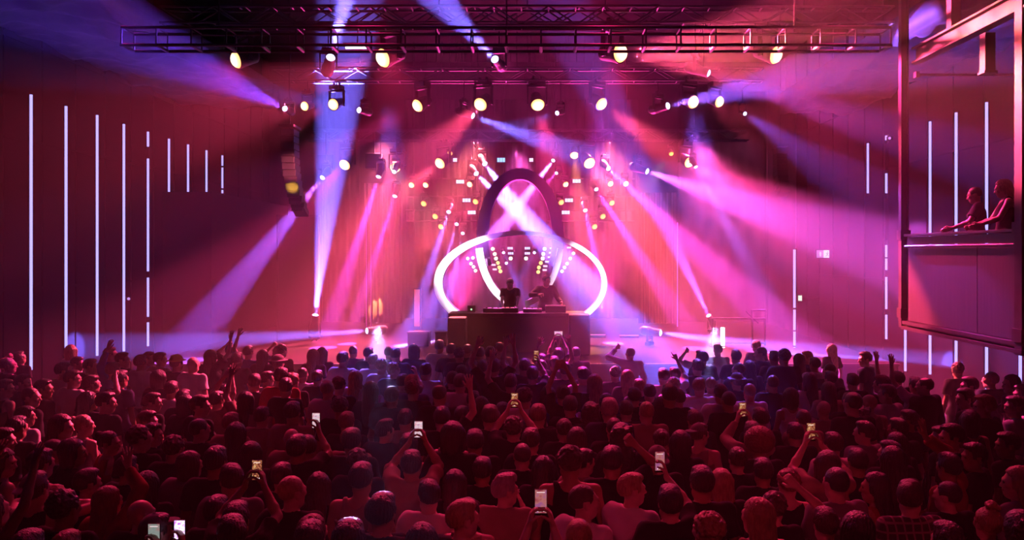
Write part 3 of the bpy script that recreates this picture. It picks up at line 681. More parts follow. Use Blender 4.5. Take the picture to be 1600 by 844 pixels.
column('steel_post', 1602, BX, TOP, zb-.02, 'tall steel post at the near end of the balcony', .16)
# upper beams above the balcony
y = F*BX/(1432-CX); yb_ = F*BX/(1640-CX)
zbm = CH+(CY-100)*y/F
e = empty('roof_beam', (BX, y, zbm)); tag(e, 'steel roof beam running above the balcony to the near post', 'beam')
m = MB(); L_ = y-yb_
for (dx, dz, sx, sz) in ((0, 0, .16, .03), (0, .22, .16, .03), (0, .11, .02, .2)): m.box((dx, -L_/2, dz+.02), (sx, L_, sz))
m.build('flanged_beam', M['red_steel'], e)
for (px_, lab) in ((1490, 'short post hanging above the roof beam over the balcony'), (1543, 'short dark post hanging below the roof beam over the balcony')):
    yy = F*(BX+.1)/(px_-CX); e = empty('hanging_post', (BX+.1, yy, zbm)); tag(e, lab, 'post')
    h0, h1 = (.26, 1.3) if px_ == 1490 else (-.55, -.02)
    m = MB(); m.box((0, 0, (h0+h1)/2), (.14, .14, h1-h0)); m.build('shaft', M['red_steel'], e); MB().box((0, 0, h0 if h0 > 0 else h0), (.18, .18, .03)).build('end_plate', M['red_steel'], e)
yy = 14.2; e = empty('cross_pipe', (X(1432, yy), yy, Z(117, yy))); tag(e, 'thin horizontal pipe beneath the roof beam above the balcony', 'pipe')
MB().tube((0, 0, 0), (X(1612, yy)-X(1432, yy), 0, 0), .025).build('pipe_shaft', M['steel'], e)
for t in (0, 1): MB().box((t*(X(1612, yy)-X(1432, yy)), 0, 0), (.06, .1, .1)).build('bracket', M['red_steel'], e)
# ------------------------------------------------------------------ people: distance-field modelling
class Field:
    def __init__(s, lo, hi, v):
        s.v = v; s.lo = np.array(lo, float); n = np.ceil((np.array(hi)-s.lo)/v).astype(int)+1
        s.n = n; s.f = np.full(tuple(n), 1.0, np.float32)
        s.ax = [s.lo[i]+v*np.arange(n[i]) for i in range(3)]
    def sub(s, lo, hi, pad):
        sl = []
        for i in range(3):
            a = int(max(0, math.floor((lo[i]-pad-s.lo[i])/s.v))); b = int(min(s.n[i], math.ceil((hi[i]+pad-s.lo[i])/s.v)+1))
            if b-a < 1: return None, None
            sl.append(slice(a, b))
        g = np.meshgrid(s.ax[0][sl[0]], s.ax[1][sl[1]], s.ax[2][sl[2]], indexing='ij', sparse=True)
        return tuple(sl), g
    def add(s, d, sl, k):
        a = s.f[sl]
        if k > 0:
            h = np.maximum(k-np.abs(a-d), 0)/k
            s.f[sl] = np.minimum(a, d)-h*h*k*.25
        else: s.f[sl] = np.minimum(a, d)
    def cone(s, a, b, ra, rb, k=.02, sc=None, cut=None):
        """rounded cone from a to b; sc squashes along y; cut = plane (point, normal) keeping the negative side"""
        a = np.array(a, float); b = np.array(b, float); r = max(ra, rb)
        sl, g = s.sub(np.minimum(a, b)-r, np.maximum(a, b)+r, k+.03)
        if sl is None: return
        d = b-a; L2 = float(d@d)+1e-9
        px, py, pz = g[0]-a[0], g[1]-a[1], g[2]-a[2]
        t = np.clip((px*d[0]+py*d[1]+pz*d[2])/L2, 0, 1)
        q = np.sqrt((px-t*d[0])**2+(py-t*d[1])**2+(pz-t*d[2])**2)-(ra+(rb-ra)*t)
        if cut is not None:
            c, n = cut; q = np.maximum(q, (g[0]-c[0])*n[0]+(g[1]-c[1])*n[1]+(g[2]-c[2])*n[2])
        s.add(q.astype(np.float32), sl, k)
    def ell(s, c, r, k=.02, rot=None, cutz=None):
        c = np.array(c, float); R_ = max(r)
        sl, g = s.sub(c-R_, c+R_, k+.03)
        if sl is None: return
        x, y, z = g[0]-c[0], g[1]-c[1], g[2]-c[2]
        if rot is not None:
            m = np.array(rot).T
            x, y, z = (m[0,0]*x+m[0,1]*y+m[0,2]*z, m[1,0]*x+m[1,1]*y+m[1,2]*z, m[2,0]*x+m[2,1]*y+m[2,2]*z)
        k0 = np.sqrt((x/r[0])**2+(y/r[1])**2+(z/r[2])**2); k1 = np.sqrt((x/r[0]**2)**2+(y/r[1]**2)**2+(z/r[2]**2)**2)+1e-9
        s.add((k0*(k0-1)/k1).astype(np.float32), sl, k)
    def carve(s, fn):
        g = np.meshgrid(*s.ax, indexing='ij', sparse=True); s.f = np.maximum(s.f, fn(*g)).astype(np.float32)
    def bumps(s, fn):
        g = np.meshgrid(*s.ax, indexing='ij', sparse=True); s.f = (s.f+fn(*g)).astype(np.float32)
    def net(s):
        f = s.f; ins = f < 0
        c8 = [(0,0,0),(1,0,0),(0,1,0),(1,1,0),(0,0,1),(1,0,1),(0,1,1),(1,1,1)]
        n = np.array(f.shape)-1
        cnt = np.zeros(tuple(n), np.int8)
        for c in c8: cnt += ins[c[0]:c[0]+n[0], c[1]:c[1]+n[1], c[2]:c[2]+n[2]]
        act = (cnt > 0) & (cnt < 8)
        idx = np.argwhere(act)
        vid = np.full(tuple(n), -1, np.int64); vid[act] = np.arange(len(idx))
        cv = np.stack([f[idx[:,0]+c[0], idx[:,1]+c[1], idx[:,2]+c[2]] for c in c8])
        acc = np.zeros((len(idx), 3)); num = np.zeros(len(idx))
        cc = np.array(c8, float)
        for a in range(8):
            for b in range(a+1, 8):
                if abs(cc[a]-cc[b]).sum() != 1: continue
                m = (cv[a] < 0) != (cv[b] < 0)
                t = cv[a][m]/(cv[a][m]-cv[b][m])
                acc[m] += cc[a]+t[:,None]*(cc[b]-cc[a]); num[m] += 1
        pos = s.lo+(idx+acc/num[:,None])*s.v
        faces = []
        for ax in range(3):
            o1, o2 = [(1,2),(2,0),(0,1)][ax]
            sh = [slice(None)]*3; sh2 = [slice(None)]*3
            sh[ax] = slice(0, -1); sh2[ax] = slice(1, None)
            d = ins[tuple(sh)] != ins[tuple(sh2)]
            e = np.argwhere(d)
            e = e[(e[:,o1] > 0) & (e[:,o2] > 0) & (e[:,o1] < n[o1]) & (e[:,o2] < n[o2])]
            if not len(e): continue
            def V(d1, d2):
                q = e.copy(); q[:,o1] -= d1; q[:,o2] -= d2
                return vid[q[:,0], q[:,1], q[:,2]]
            quad = np.stack([V(1,1), V(0,1), V(0,0), V(1,0)], 1)
            flip = ~ins[e[:,0], e[:,1], e[:,2]]
            quad[flip] = quad[flip][:, ::-1]
            faces.append(quad)
        fc = np.concatenate(faces); fc = fc[(fc >= 0).all(1)]
        return pos, fc
def np_mesh(name, pos, fc, mats):
    me = bpy.data.meshes.new(name)
    me.vertices.add(len(pos)); me.vertices.foreach_set('co', pos.astype(np.float32).ravel())
    me.loops.add(len(fc)*4); me.loops.foreach_set('vertex_index', fc.astype(np.int32).ravel())
    me.polygons.add(len(fc)); me.polygons.foreach_set('loop_start', np.arange(0, len(fc)*4, 4, dtype=np.int32))
    me.update(calc_edges=True)
    for m in mats: me.materials.append(m)
    me.shade_smooth()
    return me

def rotz(a): c, s = math.cos(a), math.sin(a); return np.array([[c,-s,0],[s,c,0],[0,0,1]])
def rotx(a): c, s = math.cos(a), math.sin(a); return np.array([[1,0,0],[0,c,-s],[0,s,c]])
def nrm(v): v = np.array(v, float); return v/(np.linalg.norm(v)+1e-9)
HC = np.array([0, .015, 1.625])                     # head centre; facing +y; crown at 1.745
NECK = np.array([0, -.015, 1.47])
def ik(Sh, T, la=.285, lb=.255, pole=(0, -.3, -1)):
    Sh = np.array(Sh, float); T = np.array(T, float); d = T-Sh; L = np.linalg.norm(d)
    mx = (la+lb)*.985
    if L > mx: T = Sh+d/L*mx; d = T-Sh; L = mx
    x = (la*la-lb*lb+L*L)/(2*L); h = math.sqrt(max(1e-6, la*la-x*x)); u = d/L
    p = np.array(pole, float); p = p-u*(p@u); p = nrm(p)
    return Sh+u*x+p*h, T
def hand(F_, W, fd, pn, kind, side):
    """W wrist, fd finger direction, pn palm normal, side +1 right hand"""
    fd = nrm(fd); pn = nrm(np.array(pn)-fd*(np.dot(pn, fd))); sd = np.cross(fd, pn)*side   # towards the thumb
    pc = W+fd*.055
    for o in (-.026, -.009, .009, .026): F_.cone(W+fd*.012+sd*o*.55, W+fd*.088+sd*o, .015, .0125, .012)
    L = [.068, .078, .073, .056]; offs = [.030, .010, -.010, -.029]
    curl = dict(open=.10, relaxed=.55, fist=1.55, grip=.75, point=1.5)[kind]
    for i in range(4):
        c = curl
        if kind == 'point' and i == 0: c = .05
        spread = (.17 if kind == 'open' else .03)*(1.5-i)
        b = W+fd*.090+sd*offs[i]; d = nrm(fd+sd*spread); a = 0
        for j, fr in enumerate((.45, .32, .25)):
            a += c*(.55 if j == 0 else 1.0)
            dd = d*math.cos(a)+pn*math.sin(a); e_ = b+dd*L[i]*fr*1.08
            F_.cone(b, e_, .0106-.0008*j, .0102-.0010*j, .004); b = e_
    tb = W+fd*.030+sd*.024; t1 = tb+nrm(fd*.75+sd*.75+pn*.25)*.042
    tdir = fd*.9+sd*.35 if kind in ('open',) else fd*.7+pn*.75-sd*.1
    t2 = t1+nrm(tdir)*.032; t3 = t2+nrm(tdir+pn*.3)*.024
    F_.cone(tb, t1, .0155, .012, .012); F_.cone(t1, t2, .0115, .0105, .005); F_.cone(t2, t3, .0105, .0085, .004)

SH = .185
def solve(pose):
    """joints of a pose: dict(L=(wrist, kind), R=..., yaw, pitch, lean, build)"""
    bw = pose.get('bw', 1.0); J = {}
    for sd, key in ((-1, 'L'), (1, 'R')):
        sh = np.array([sd*SH*bw, -.015, 1.425]); arm = pose.get(key)
        if arm is None: arm = dict(w=(sd*.27, .03, .90), h='relaxed')
        T = np.array(arm['w'], float)
        if T[2] > 1.5: sh = sh+np.array([-sd*.012, 0, .045])
        el, wr = ik(sh, T, pole=arm.get('pole', (sd*.55, -.35, -1)))
        J[key] = (sh, el, wr, arm)
    return J
def body_prims(F_, pose, J, off=0.0, part='skin', sleeve=0.5):
    bw = pose.get('bw', 1.0); fem = pose.get('fem', 0)
    hip = .165+.012*fem; wst = .135-.02*fem; ch = .158-.01*fem
    skin = part == 'skin'
    if part in ('skin', 'shirt'):
        F_.ell((0, -.005, .95), (hip*bw+off+(0 if skin else .022), .115+off+(0 if skin else .022), .13+off), .04)
        F_.ell((0, .0, 1.09), (wst*bw+off, .100+off, .14+off), .06)
        F_.ell((0, .0, 1.26), (ch*bw+off, .112+off, .17+off), .06)
        F_.ell((0, -.025, 1.34), (ch*1.02*bw+off, .092+off, .12+off), .05)
        for s in (-1, 1):
            F_.ell((s*.085*bw, -.055, 1.33), (.075+off, .05+off, .10+off), .03)       # shoulder blades
            F_.cone((s*.03, -.03, 1.455), J['L' if s < 0 else 'R'][0]+np.array([0, 0, -.002]), .052+off, .047+off, .04)
            if fem: F_.ell((s*.075, .095, 1.27), (.055+off, .05+off, .055+off), .03)
    if skin:
        F_.cone((0, -.02, 1.42), (0, -.002, 1.58), .060-.006*fem, .054-.006*fem, .03)
        for s in (-1, 1):
            F_.cone((s*.09, 0, .90), (s*.095, .005, .50), .088, .058, .04)
            F_.cone((s*.095, .005, .50), (s*.10, -.02, .10), .058, .036, .02); F_.ell((s*.097, -.03, .36), (.052, .058, .11), .03)
            F_.cone((s*.10, -.02, .055), (s*.11, .13, .035), .038, .030, .03)
    for s, key in ((-1, 'L'), (1, 'R')):
        sh, el, wr, arm = J[key]
        if skin:
            F_.cone(sh, el, .050*(1-.12*fem), .038*(1-.1*fem), .03)
            mid = el+(wr-el)*.3
            F_.cone(el, mid, .037*(1-.1*fem), .039*(1-.1*fem), .015); F_.cone(mid, wr, .038*(1-.1*fem), .0245, .015)
            fd = arm.get('fd', nrm(wr-el)); pn = arm.get('pn', (-s, 0.2, 0) if wr[2] < 1.3 else (0, 1, 0))
            hand(F_, wr, np.array(fd, float), pn, arm.get('h', 'relaxed'), s*(arm.get('flip', 1)))
        elif part == 'shirt' and sleeve > 0:
            a = min(sleeve, .5)*2; d = el-sh
            if sleeve <= .5:
                end = sh+d*a; F_.cone(sh, end, .054+off, .050+off+.008, .03, cut=(end, nrm(d)))
            else:
                F_.cone(sh, el, .054+off, .043+off, .03); b = (sleeve-.5)*2; end = el+(wr-el)*b
                F_.cone(el, end, .043+off, .034+off*.8, .012, cut=(end, nrm(wr-el)))
def head_prims(F_, pose):
    yaw, pit = pose.get('yaw', 0), pose.get('pitch', 0); fem = pose.get('fem', 0)
    Rm = rotz(yaw) @ rotx(pit)
    piv = np.array([0, -.01, 1.52])
    def T(p): return piv+Rm @ (np.array(p, float)-piv)
    def E(c, r, k=.02): F_.ell(T(c), r, k, rot=Rm)
    E((0, -.012, 1.655), (.076, .094, .092), .02)            # cranium
    E((0, .035, 1.615), (.060, .066, .090), .035)             # face
    E((0, .052, 1.547), (.036-.004*fem, .040, .030), .03)     # chin
    F_.cone(T((-.042, .010, 1.560)), T((0, .055, 1.545)), .030, .026, .03); F_.cone(T((.042, .010, 1.560)), T((0, .055, 1.545)), .030, .026, .03)
    E((0, .090, 1.655), (.050, .018, .012), .018)             # brow
    F_.cone(T((0, .093, 1.645)), T((0, .117, 1.603)), .008, .0125, .012)   # nose
    for s in (-1, 1):
        F_.ell(T((s*.012, .102, 1.600)), (.009, .010, .008), .008, rot=Rm)
        F_.ell(T((s*.040, .072, 1.618)), (.024, .022, .020), .02, rot=Rm)   # cheek
        F_.ell(T((s*.031, .083, 1.638)), (.0135, .0125, .0105), .004, rot=Rm)   # eyeball in its socket
        F_.ell(T((s*.0765, -.008, 1.622)), (.009, .020, .031), .006, rot=Rm @ rotz(s*-.35)); F_.ell(T((s*.081, -.016, 1.640)), (.008, .013, .016), .006, rot=Rm)  # ear
    F_.ell(T((0, .098, 1.578)), (.024, .010, .0065), .006, rot=Rm); F_.ell(T((0, .096, 1.566)), (.020, .010, .0065), .006, rot=Rm)  # lips
    return Rm, piv
POSES = {}; BODY = {}; SHIRT = {}
VOX = .0095
def bounds(J, pad=.13):
    pts = np.array([J[k][i] for k in ('L', 'R') for i in range(3)])
    lo = np.minimum(pts.min(0), (-.25, -.17, 0))-pad*.9; hi = np.maximum(pts.max(0), (.25, .2, 1.76))+pad*.9
    for k in ('L', 'R'):
        fd = nrm(J[k][3].get('fd', J[k][2]-J[k][1])); tip = J[k][2]+fd*.2
        lo = np.minimum(lo, tip-.06); hi = np.maximum(hi, tip+.06)
    lo[2] = -.02
    return lo, hi
SKIN = [pmat('skin_fair', (.72, .48, .40), .45, noise=.08, nscale=12, spec=.4), pmat('skin_tan', (.42, .25, .17), .5, noise=.08, nscale=12, spec=.4), pmat('skin_deep', (.17, .09, .06), .45, noise=.08, nscale=12, spec=.45)]
EYE = pmat('eye_dark', (.05, .04, .04), .15); LIP = pmat('lip_rose', (.45, .18, .16), .4)
def get_body(pn):
    if pn in BODY: return BODY[pn]
    pose = POSES[pn]; J = solve(pose); pose['J'] = J
    lo, hi = bounds(J)
    F_ = Field(lo, hi, VOX); body_prims(F_, pose, J); Rm, piv = head_prims(F_, pose)
    pos, fc = F_.net()
    me = np_mesh('person_body', pos, fc, [SKIN[0], EYE, LIP])
    q = (pos-piv) @ Rm+piv; fq = q[fc].mean(1)
    mi = np.zeros(len(fc), np.int32)
    for s in (-1, 1): mi[(np.abs(fq[:,0]-s*.031) < .0115) & (np.abs(fq[:,2]-1.638) < .0075) & (fq[:,1] > .08)] = 1
    mi[(np.abs(fq[:,0]) < .023) & (fq[:,2] > 1.560) & (fq[:,2] < 1.584) & (fq[:,1] > .096)] = 2
    me.polygons.foreach_set('material_index', mi)
    BODY[pn] = (me, Rm, piv); return BODY[pn]
CLOTH = dict(tee=(.016, .32, .90, 'tee'), tank=(.013, 0, .93, 'tank'), long=(.018, .93, .88, 'tee'), hoodie=(.028, .92, .88, 'hood'), crop=(.012, .12, 1.06, 'tank'), jacket=(.026, .95, .84, 'tee'))
def get_shirt(pn, cl):
    key = (pn, cl)
    if key in SHIRT: return SHIRT[key]
    get_body(pn); pose = POSES[pn]; J = pose['J']; off, sl, hem, nk = CLOTH[cl]
    lo, hi = bounds(J); lo[2] = hem-.05; hi[2] = max(1.62, max(J[k][2][2] for k in 'LR')+.05)
    F_ = Field(lo, hi, VOX*1.05); body_prims(F_, pose, J, off, 'shirt', sl)
    F_.carve(lambda x, y, z: hem-z)
    if nk == 'tank':
        F_.carve(lambda x, y, z: .105-np.sqrt(x**2+(y*.8-.01)**2+((z-1.50)*1.0)**2))
        F_.carve(lambda x, y, z: np.minimum(np.abs(x)-.125, z-1.33))
    else:
        F_.carve(lambda x, y, z: .076-np.sqrt(x**2+(y-.005)**2+((z-1.515)*1.0)**2))
        if nk == 'hood':
            for a in range(-4, 5):
                t = a/4*1.9; F_.ell((.085*math.sin(t), -.045-.075*math.cos(t)+.03, 1.475-.01*math.cos(t)), (.045, .045, .038), .03)
    F_.bumps(lambda x, y, z: .0045*np.sin(z*26+x*19+3*np.sin(y*11))+.0035*np.sin(x*31-z*14+y*23)+.004*np.sin(z*9+x*7))
    pos, fc = F_.net()
    SHIRT[key] = np_mesh('shirt', pos, fc, [None]); return SHIRT[key]
def lower_meshes():
    F_ = Field((-.27, -.2, .04), (.27, .2, 1.06), .013)
    F_.ell((0, -.005, .95), (.172, .122, .13), .04)
    for s in (-1, 1):
        F_.cone((s*.088, 0, .90), (s*.095, .005, .50), .100, .075, .03); F_.cone((s*.095, .005, .50), (s*.10, -.02, .10), .075, .062, .03)
    F_.carve(lambda x, y, z: z-.99); F_.carve(lambda x, y, z: .075-z)
    F_.bumps(lambda x, y, z: .005*np.sin(z*33+x*14))
    p, f = F_.net(); tr = np_mesh('trousers', p, f, [None])
    F_ = Field((.03, -.12, -.02), (.19, .23, .14), .008)
    F_.cone((.10, -.03, .05), (.112, .14, .038), .050, .040, .02); F_.carve(lambda x, y, z: .004-z); F_.carve(lambda x, y, z: z-.11)
    p, f = F_.net(); sr = np_mesh('shoe', p, f, [None])
    p2 = p.copy(); p2[:,0] *= -1; sl_ = np_mesh('shoe', p2, f[:, ::-1], [None])
    return tr, sr, sl_
TROU, SHOE_R, SHOE_L = lower_meshes()
# hair: modelled round the neutral head (centre HC), drawn in strands by stretched ripples
HAIR = {}
def hair_mesh(style):
    if style in HAIR: return HAIR[style]
    c = (0, -.018, 1.662)
    dims = dict(long=(-.2, 1.15), wavy=(-.2, 1.12), pony=(-.24, 1.25), curls=(-.2, 1.30), bob=(-.16, 1.42))
    zlo = dims.get(style, (0, 1.45))[1]
    F_ = Field((-.24, -.26, zlo-.05), (.24, .20, 1.95), .0085)
    cs = dict(short=.014, buzz=.006, quiff=.014, bald=.0, fringe=.014, bun=.012, pony=.013, long=.018, wavy=.022, bob=.022, afro=.0, curly=.010, curls=.022, cap=.004, topknot=.012, balding=.007)[style]
    F_.ell(c, (.078+cs, .097+cs, .092+cs), .02)
    ph = dict(short=0, buzz=1, quiff=2, fringe=3, curly=4).get(style, 5)
    if style == 'quiff': F_.ell((0, .055, 1.742), (.062, .045, .032), .03); F_.ell((0, 0, 1.755), (.06, .07, .02), .03)
    if style == 'short': F_.ell((0, .03, 1.735), (.066, .06, .026), .03)
    if style == 'fringe': F_.ell((0, .02, 1.725), (.074, .078, .034), .03)
    if style == 'afro': F_.ell((0, -.02, 1.70), (.155, .155, .145), .03)
    if style == 'curly':
        rr = random.Random(3)
        for i in range(130):
            t = rr.uniform(0, 6.28); z = rr.uniform(-.2, 1); q = math.sqrt(max(0, 1-z*z))
            F_.ell((.086*q*math.cos(t), -.02+.100*q*math.sin(t), 1.665+.096*z), (.018, .018, .016), .006)
    if style in ('long', 'wavy', 'curls'):
        wd = dict(long=.078, wavy=.098, curls=.10)[style]
        F_.ell((0, -.06, 1.60), (wd+.008, .062, .13), .04); F_.ell((0, -.095, 1.45), (wd+.012, .045, .15), .04); F_.ell((0, -.115, 1.32), (wd, .038, .14), .04)
        for s in (-1, 1): F_.cone((s*.078, .0, 1.66), (s*.095, -.055, 1.38), .026, .022, .03)
        if style == 'curls':
            rr = random.Random(5)
            for i in range(90):
                z = rr.uniform(1.30, 1.74); x = rr.uniform(-1, 1)
                F_.ell((x*(.115 if z < 1.6 else .095), -.07-rr.uniform(0, .065)*(1-x*x), z), (.024, .022, .024), .008)
    if style == 'bob':
        F_.ell((0, -.045, 1.57), (.095, .075, .115), .03)
        for s in (-1, 1): F_.cone((s*.085, .01, 1.66), (s*.085, .0, 1.53), .026, .026, .03)
    if style == 'pony':
        F_.ell((0, -.125, 1.70), (.026, .030, .026), .015); F_.cone((0, -.14, 1.69), (0, -.165, 1.56), .026, .032, .02); F_.cone((0, -.165, 1.56), (.01, -.15, 1.38), .031, .014, .02)
    if style == 'bun': F_.ell((0, -.115, 1.715), (.045, .042, .042), .012)
    if style == 'topknot': F_.ell((.01, -.03, 1.785), (.045, .045, .036), .012); F_.ell((.04, -.06, 1.775), (.02, .035, .02), .01); F_.ell((-.03, -.055, 1.79), (.016, .03, .016), .01)
    # free the face, ears and nape
    face = dict(afro=.0, fringe=.012).get(style, 0)
    big = style in ('long', 'wavy', 'curls', 'bob')
    F_.carve(lambda x, y, z: np.minimum(np.minimum((y-.048+.0*x)*1.0, 1.695-z+(.03 if style == 'fringe' else 0)*-1), (.098 if big else .2)-np.abs(x)))
    F_.carve(lambda x, y, z: np.minimum(y-.062, 1.712-z))
    if not big:
        F_.carve(lambda x, y, z: np.minimum(1.600+.25*(y+.06)-z+(.25 if style in ('pony',) else 0)*np.maximum(0, -.12-y)*99, y+.5 if style not in ('pony',) else y+.135))
        F_.carve(lambda x, y, z: np.minimum(np.minimum(np.abs(x)-.066, .028-np.abs(y+.008)), 1.650-z))      # around the ears
    if style in ('balding',): F_.carve(lambda x, y, z: .072-np.sqrt(x**2+(y+.0)**2+(z-1.775)**2))
    amp = dict(buzz=.0012, short=.003, quiff=.004, afro=.005, curly=.003, curls=.003, cap=.001, balding=.001).get(style, .0035)
    if style in ('afro', 'curly', 'curls'):
        F_.bumps(lambda x, y, z: amp*(np.sin(x*170+2*np.sin(z*90+y*70))*np.sin(y*160+z*61)+np.sin(z*190+x*90)*np.sin(y*140)))
    else:
        F_.bumps(lambda x, y, z: amp*(np.sin(np.arctan2(x, -(y+.02))*26+2*np.sin(z*17+y*9))+.6*np.sin(np.arctan2(x, -(y+.02))*47+z*21)))
    p, f = F_.net(); HAIR[style] = np_mesh('hair', p, f, [None]); return HAIR[style]
def cap_mesh():
    F_ = Field((-.13, -.15, 1.6), (.13, .24, 1.82), .007)
    F_.ell((0, -.016, 1.672), (.092, .110, .102), .01); F_.carve(lambda x, y, z: 1.690-.10*y-z)
    F_.ell((0, .105, 1.694), (.072, .075, .010), .008); F_.ell((0, -.016, 1.775), (.012, .012, .008), .004)
    p, f = F_.net(); return np_mesh('cap', p, f, [None])
def bucket_mesh():
    F_ = Field((-.2, -.2, 1.6), (.2, .2, 1.84), .008)
    F_.ell((0, -.012, 1.70), (.098, .112, .095), .01); F_.carve(lambda x, y, z: 1.69-z); F_.ell((0, -.008, 1.695), (.15, .165, .014), .02)
    p, f = F_.net(); return np_mesh('hat', p, f, [None])
CAPM, HATM = cap_mesh(), bucket_mesh()
HCOL = dict(black=pmat('hair_black', (.022, .015, .014), .36, noise=.3, nscale=40, spec=.9, bump=.5, bscale=130, stretch=(1, 1, .35)), brown=pmat('hair_brown', (.07, .038, .022), .42, noise=.35, nscale=40, spec=.9, bump=.5, bscale=130, stretch=(1, 1, .35)), fair=pmat('hair_fair', (.42, .28, .14), .42, noise=.3, nscale=40, spec=.9, bump=.5, bscale=130, stretch=(1, 1, .35)), red=pmat('hair_auburn', (.24, .09, .04), .42, noise=.3, nscale=40, spec=.9, bump=.5, bscale=130, stretch=(1, 1, .35)), grey=pmat('hair_grey', (.42, .40, .38), .45, noise=.25, nscale=40, spec=.9, bump=.5, bscale=130, stretch=(1, 1, .35)))
def plaid():
    m = pmat('plaid_cloth', (.08, .05, .06), .9); t = m.node_tree; b = t.nodes['Principled BSDF']
    tc = t.nodes.new('ShaderNodeTexCoord'); w1 = t.nodes.new('ShaderNodeTexWave'); w2 = t.nodes.new('ShaderNodeTexWave'); w2.bands_direction = 'Z'
    w1.inputs['Scale'].default_value = 5; w2.inputs['Scale'].default_value = 5
    mx = t.nodes.new('ShaderNodeMath'); mx.operation = 'MAXIMUM'; cr = t.nodes.new('ShaderNodeValToRGB')
    cr.color_ramp.elements[0].position = .82; cr.color_ramp.elements[0].color = (.05, .03, .04, 1); cr.color_ramp.elements[1].position = .95; cr.color_ramp.elements[1].color = (.32, .2, .24, 1)
    for w_ in (w1, w2): t.links.new(tc.outputs['Object'], w_.inputs['Vector'])
    t.links.new(w1.outputs['Fac'], mx.inputs[0]); t.links.new(w2.outputs['Fac'], mx.inputs[1]); t.links.new(mx.outputs[0], cr.inputs[0]); t.links.new(cr.outputs[0], b.inputs['Base Color'])
    return m
CC = dict(black=pmat('cloth_black', (.014, .013, .015), .9, noise=.2, spec=.2), white=pmat('cloth_white', (.78, .76, .76), .85, noise=.06, spec=.25), grey=pmat('cloth_grey', (.22, .21, .22), .9, noise=.1, spec=.2),
          navy=pmat('cloth_navy', (.03, .04, .09), .9, noise=.2, spec=.2), red=pmat('cloth_red', (.35, .05, .05), .9, noise=.1, spec=.2), tan=pmat('cloth_tan', (.36, .27, .2), .9, noise=.1, spec=.2), blue=pmat('cloth_blue', (.10, .16, .38), .9, noise=.1, spec=.2), yellow=pmat('cloth_yellow', (.55, .55, .12), .9, spec=.2), plaid=plaid())
TR = [pmat('denim', (.05, .07, .12), .9, noise=.2), CC['black']]; SHO = [pmat('shoe_white', (.6, .6, .6), .6), pmat('shoe_black', (.02, .02, .02), .5)]
def setmat(o, mat, i=0):
    o.material_slots[i].link = 'OBJECT'; o.material_slots[i].material = mat
people = []
def person(x, y, rz, pose, hair, hcol, cloth, ccol, skin, label, H=1.72, group=None, hat=None, hatcol='black', name='person', z0=0.0, extra=None):
    me, Rm, piv = get_body(pose)
    o = inst(name, me, None, (x, y, z0)); o.rotation_euler = (0, 0, rz); k = H/1.745; o.scale = (k, k, k)
    setmat(o, SKIN[skin]); tag(o, label, 'person', group)
    c = inst('shirt', get_shirt(pose, cloth), o); setmat(c, CC[ccol])
    t = inst('trousers', TROU, o); setmat(t, TR[random.random() < .5])
    sm = SHO[random.random() < .5]
    for ms in (SHOE_L, SHOE_R): s_ = inst('shoe', ms, o); setmat(s_, sm)
    R4 = Matrix([list(r) for r in Rm]).to_4x4(); p = Vector(piv); Mh = Matrix.Translation(p) @ R4 @ Matrix.Translation(-p)
    if hair != 'bald': h = inst('hair', hair_mesh(hair), o); h.matrix_local = Mh; setmat(h, HCOL[hcol])
    if hat:
        h = inst('cap' if hat == 'cap' or hat == 'backcap' else 'hat', CAPM if 'cap' in hat else HATM, o)
        h.matrix_local = Mh @ (Matrix.Translation((0, -.03, 0)) @ Matrix.Rotation(math.pi, 4, 'Z') if hat == 'backcap' else Matrix.Identity(4)); setmat(h, CC[hatcol])
    people.append(o); return o
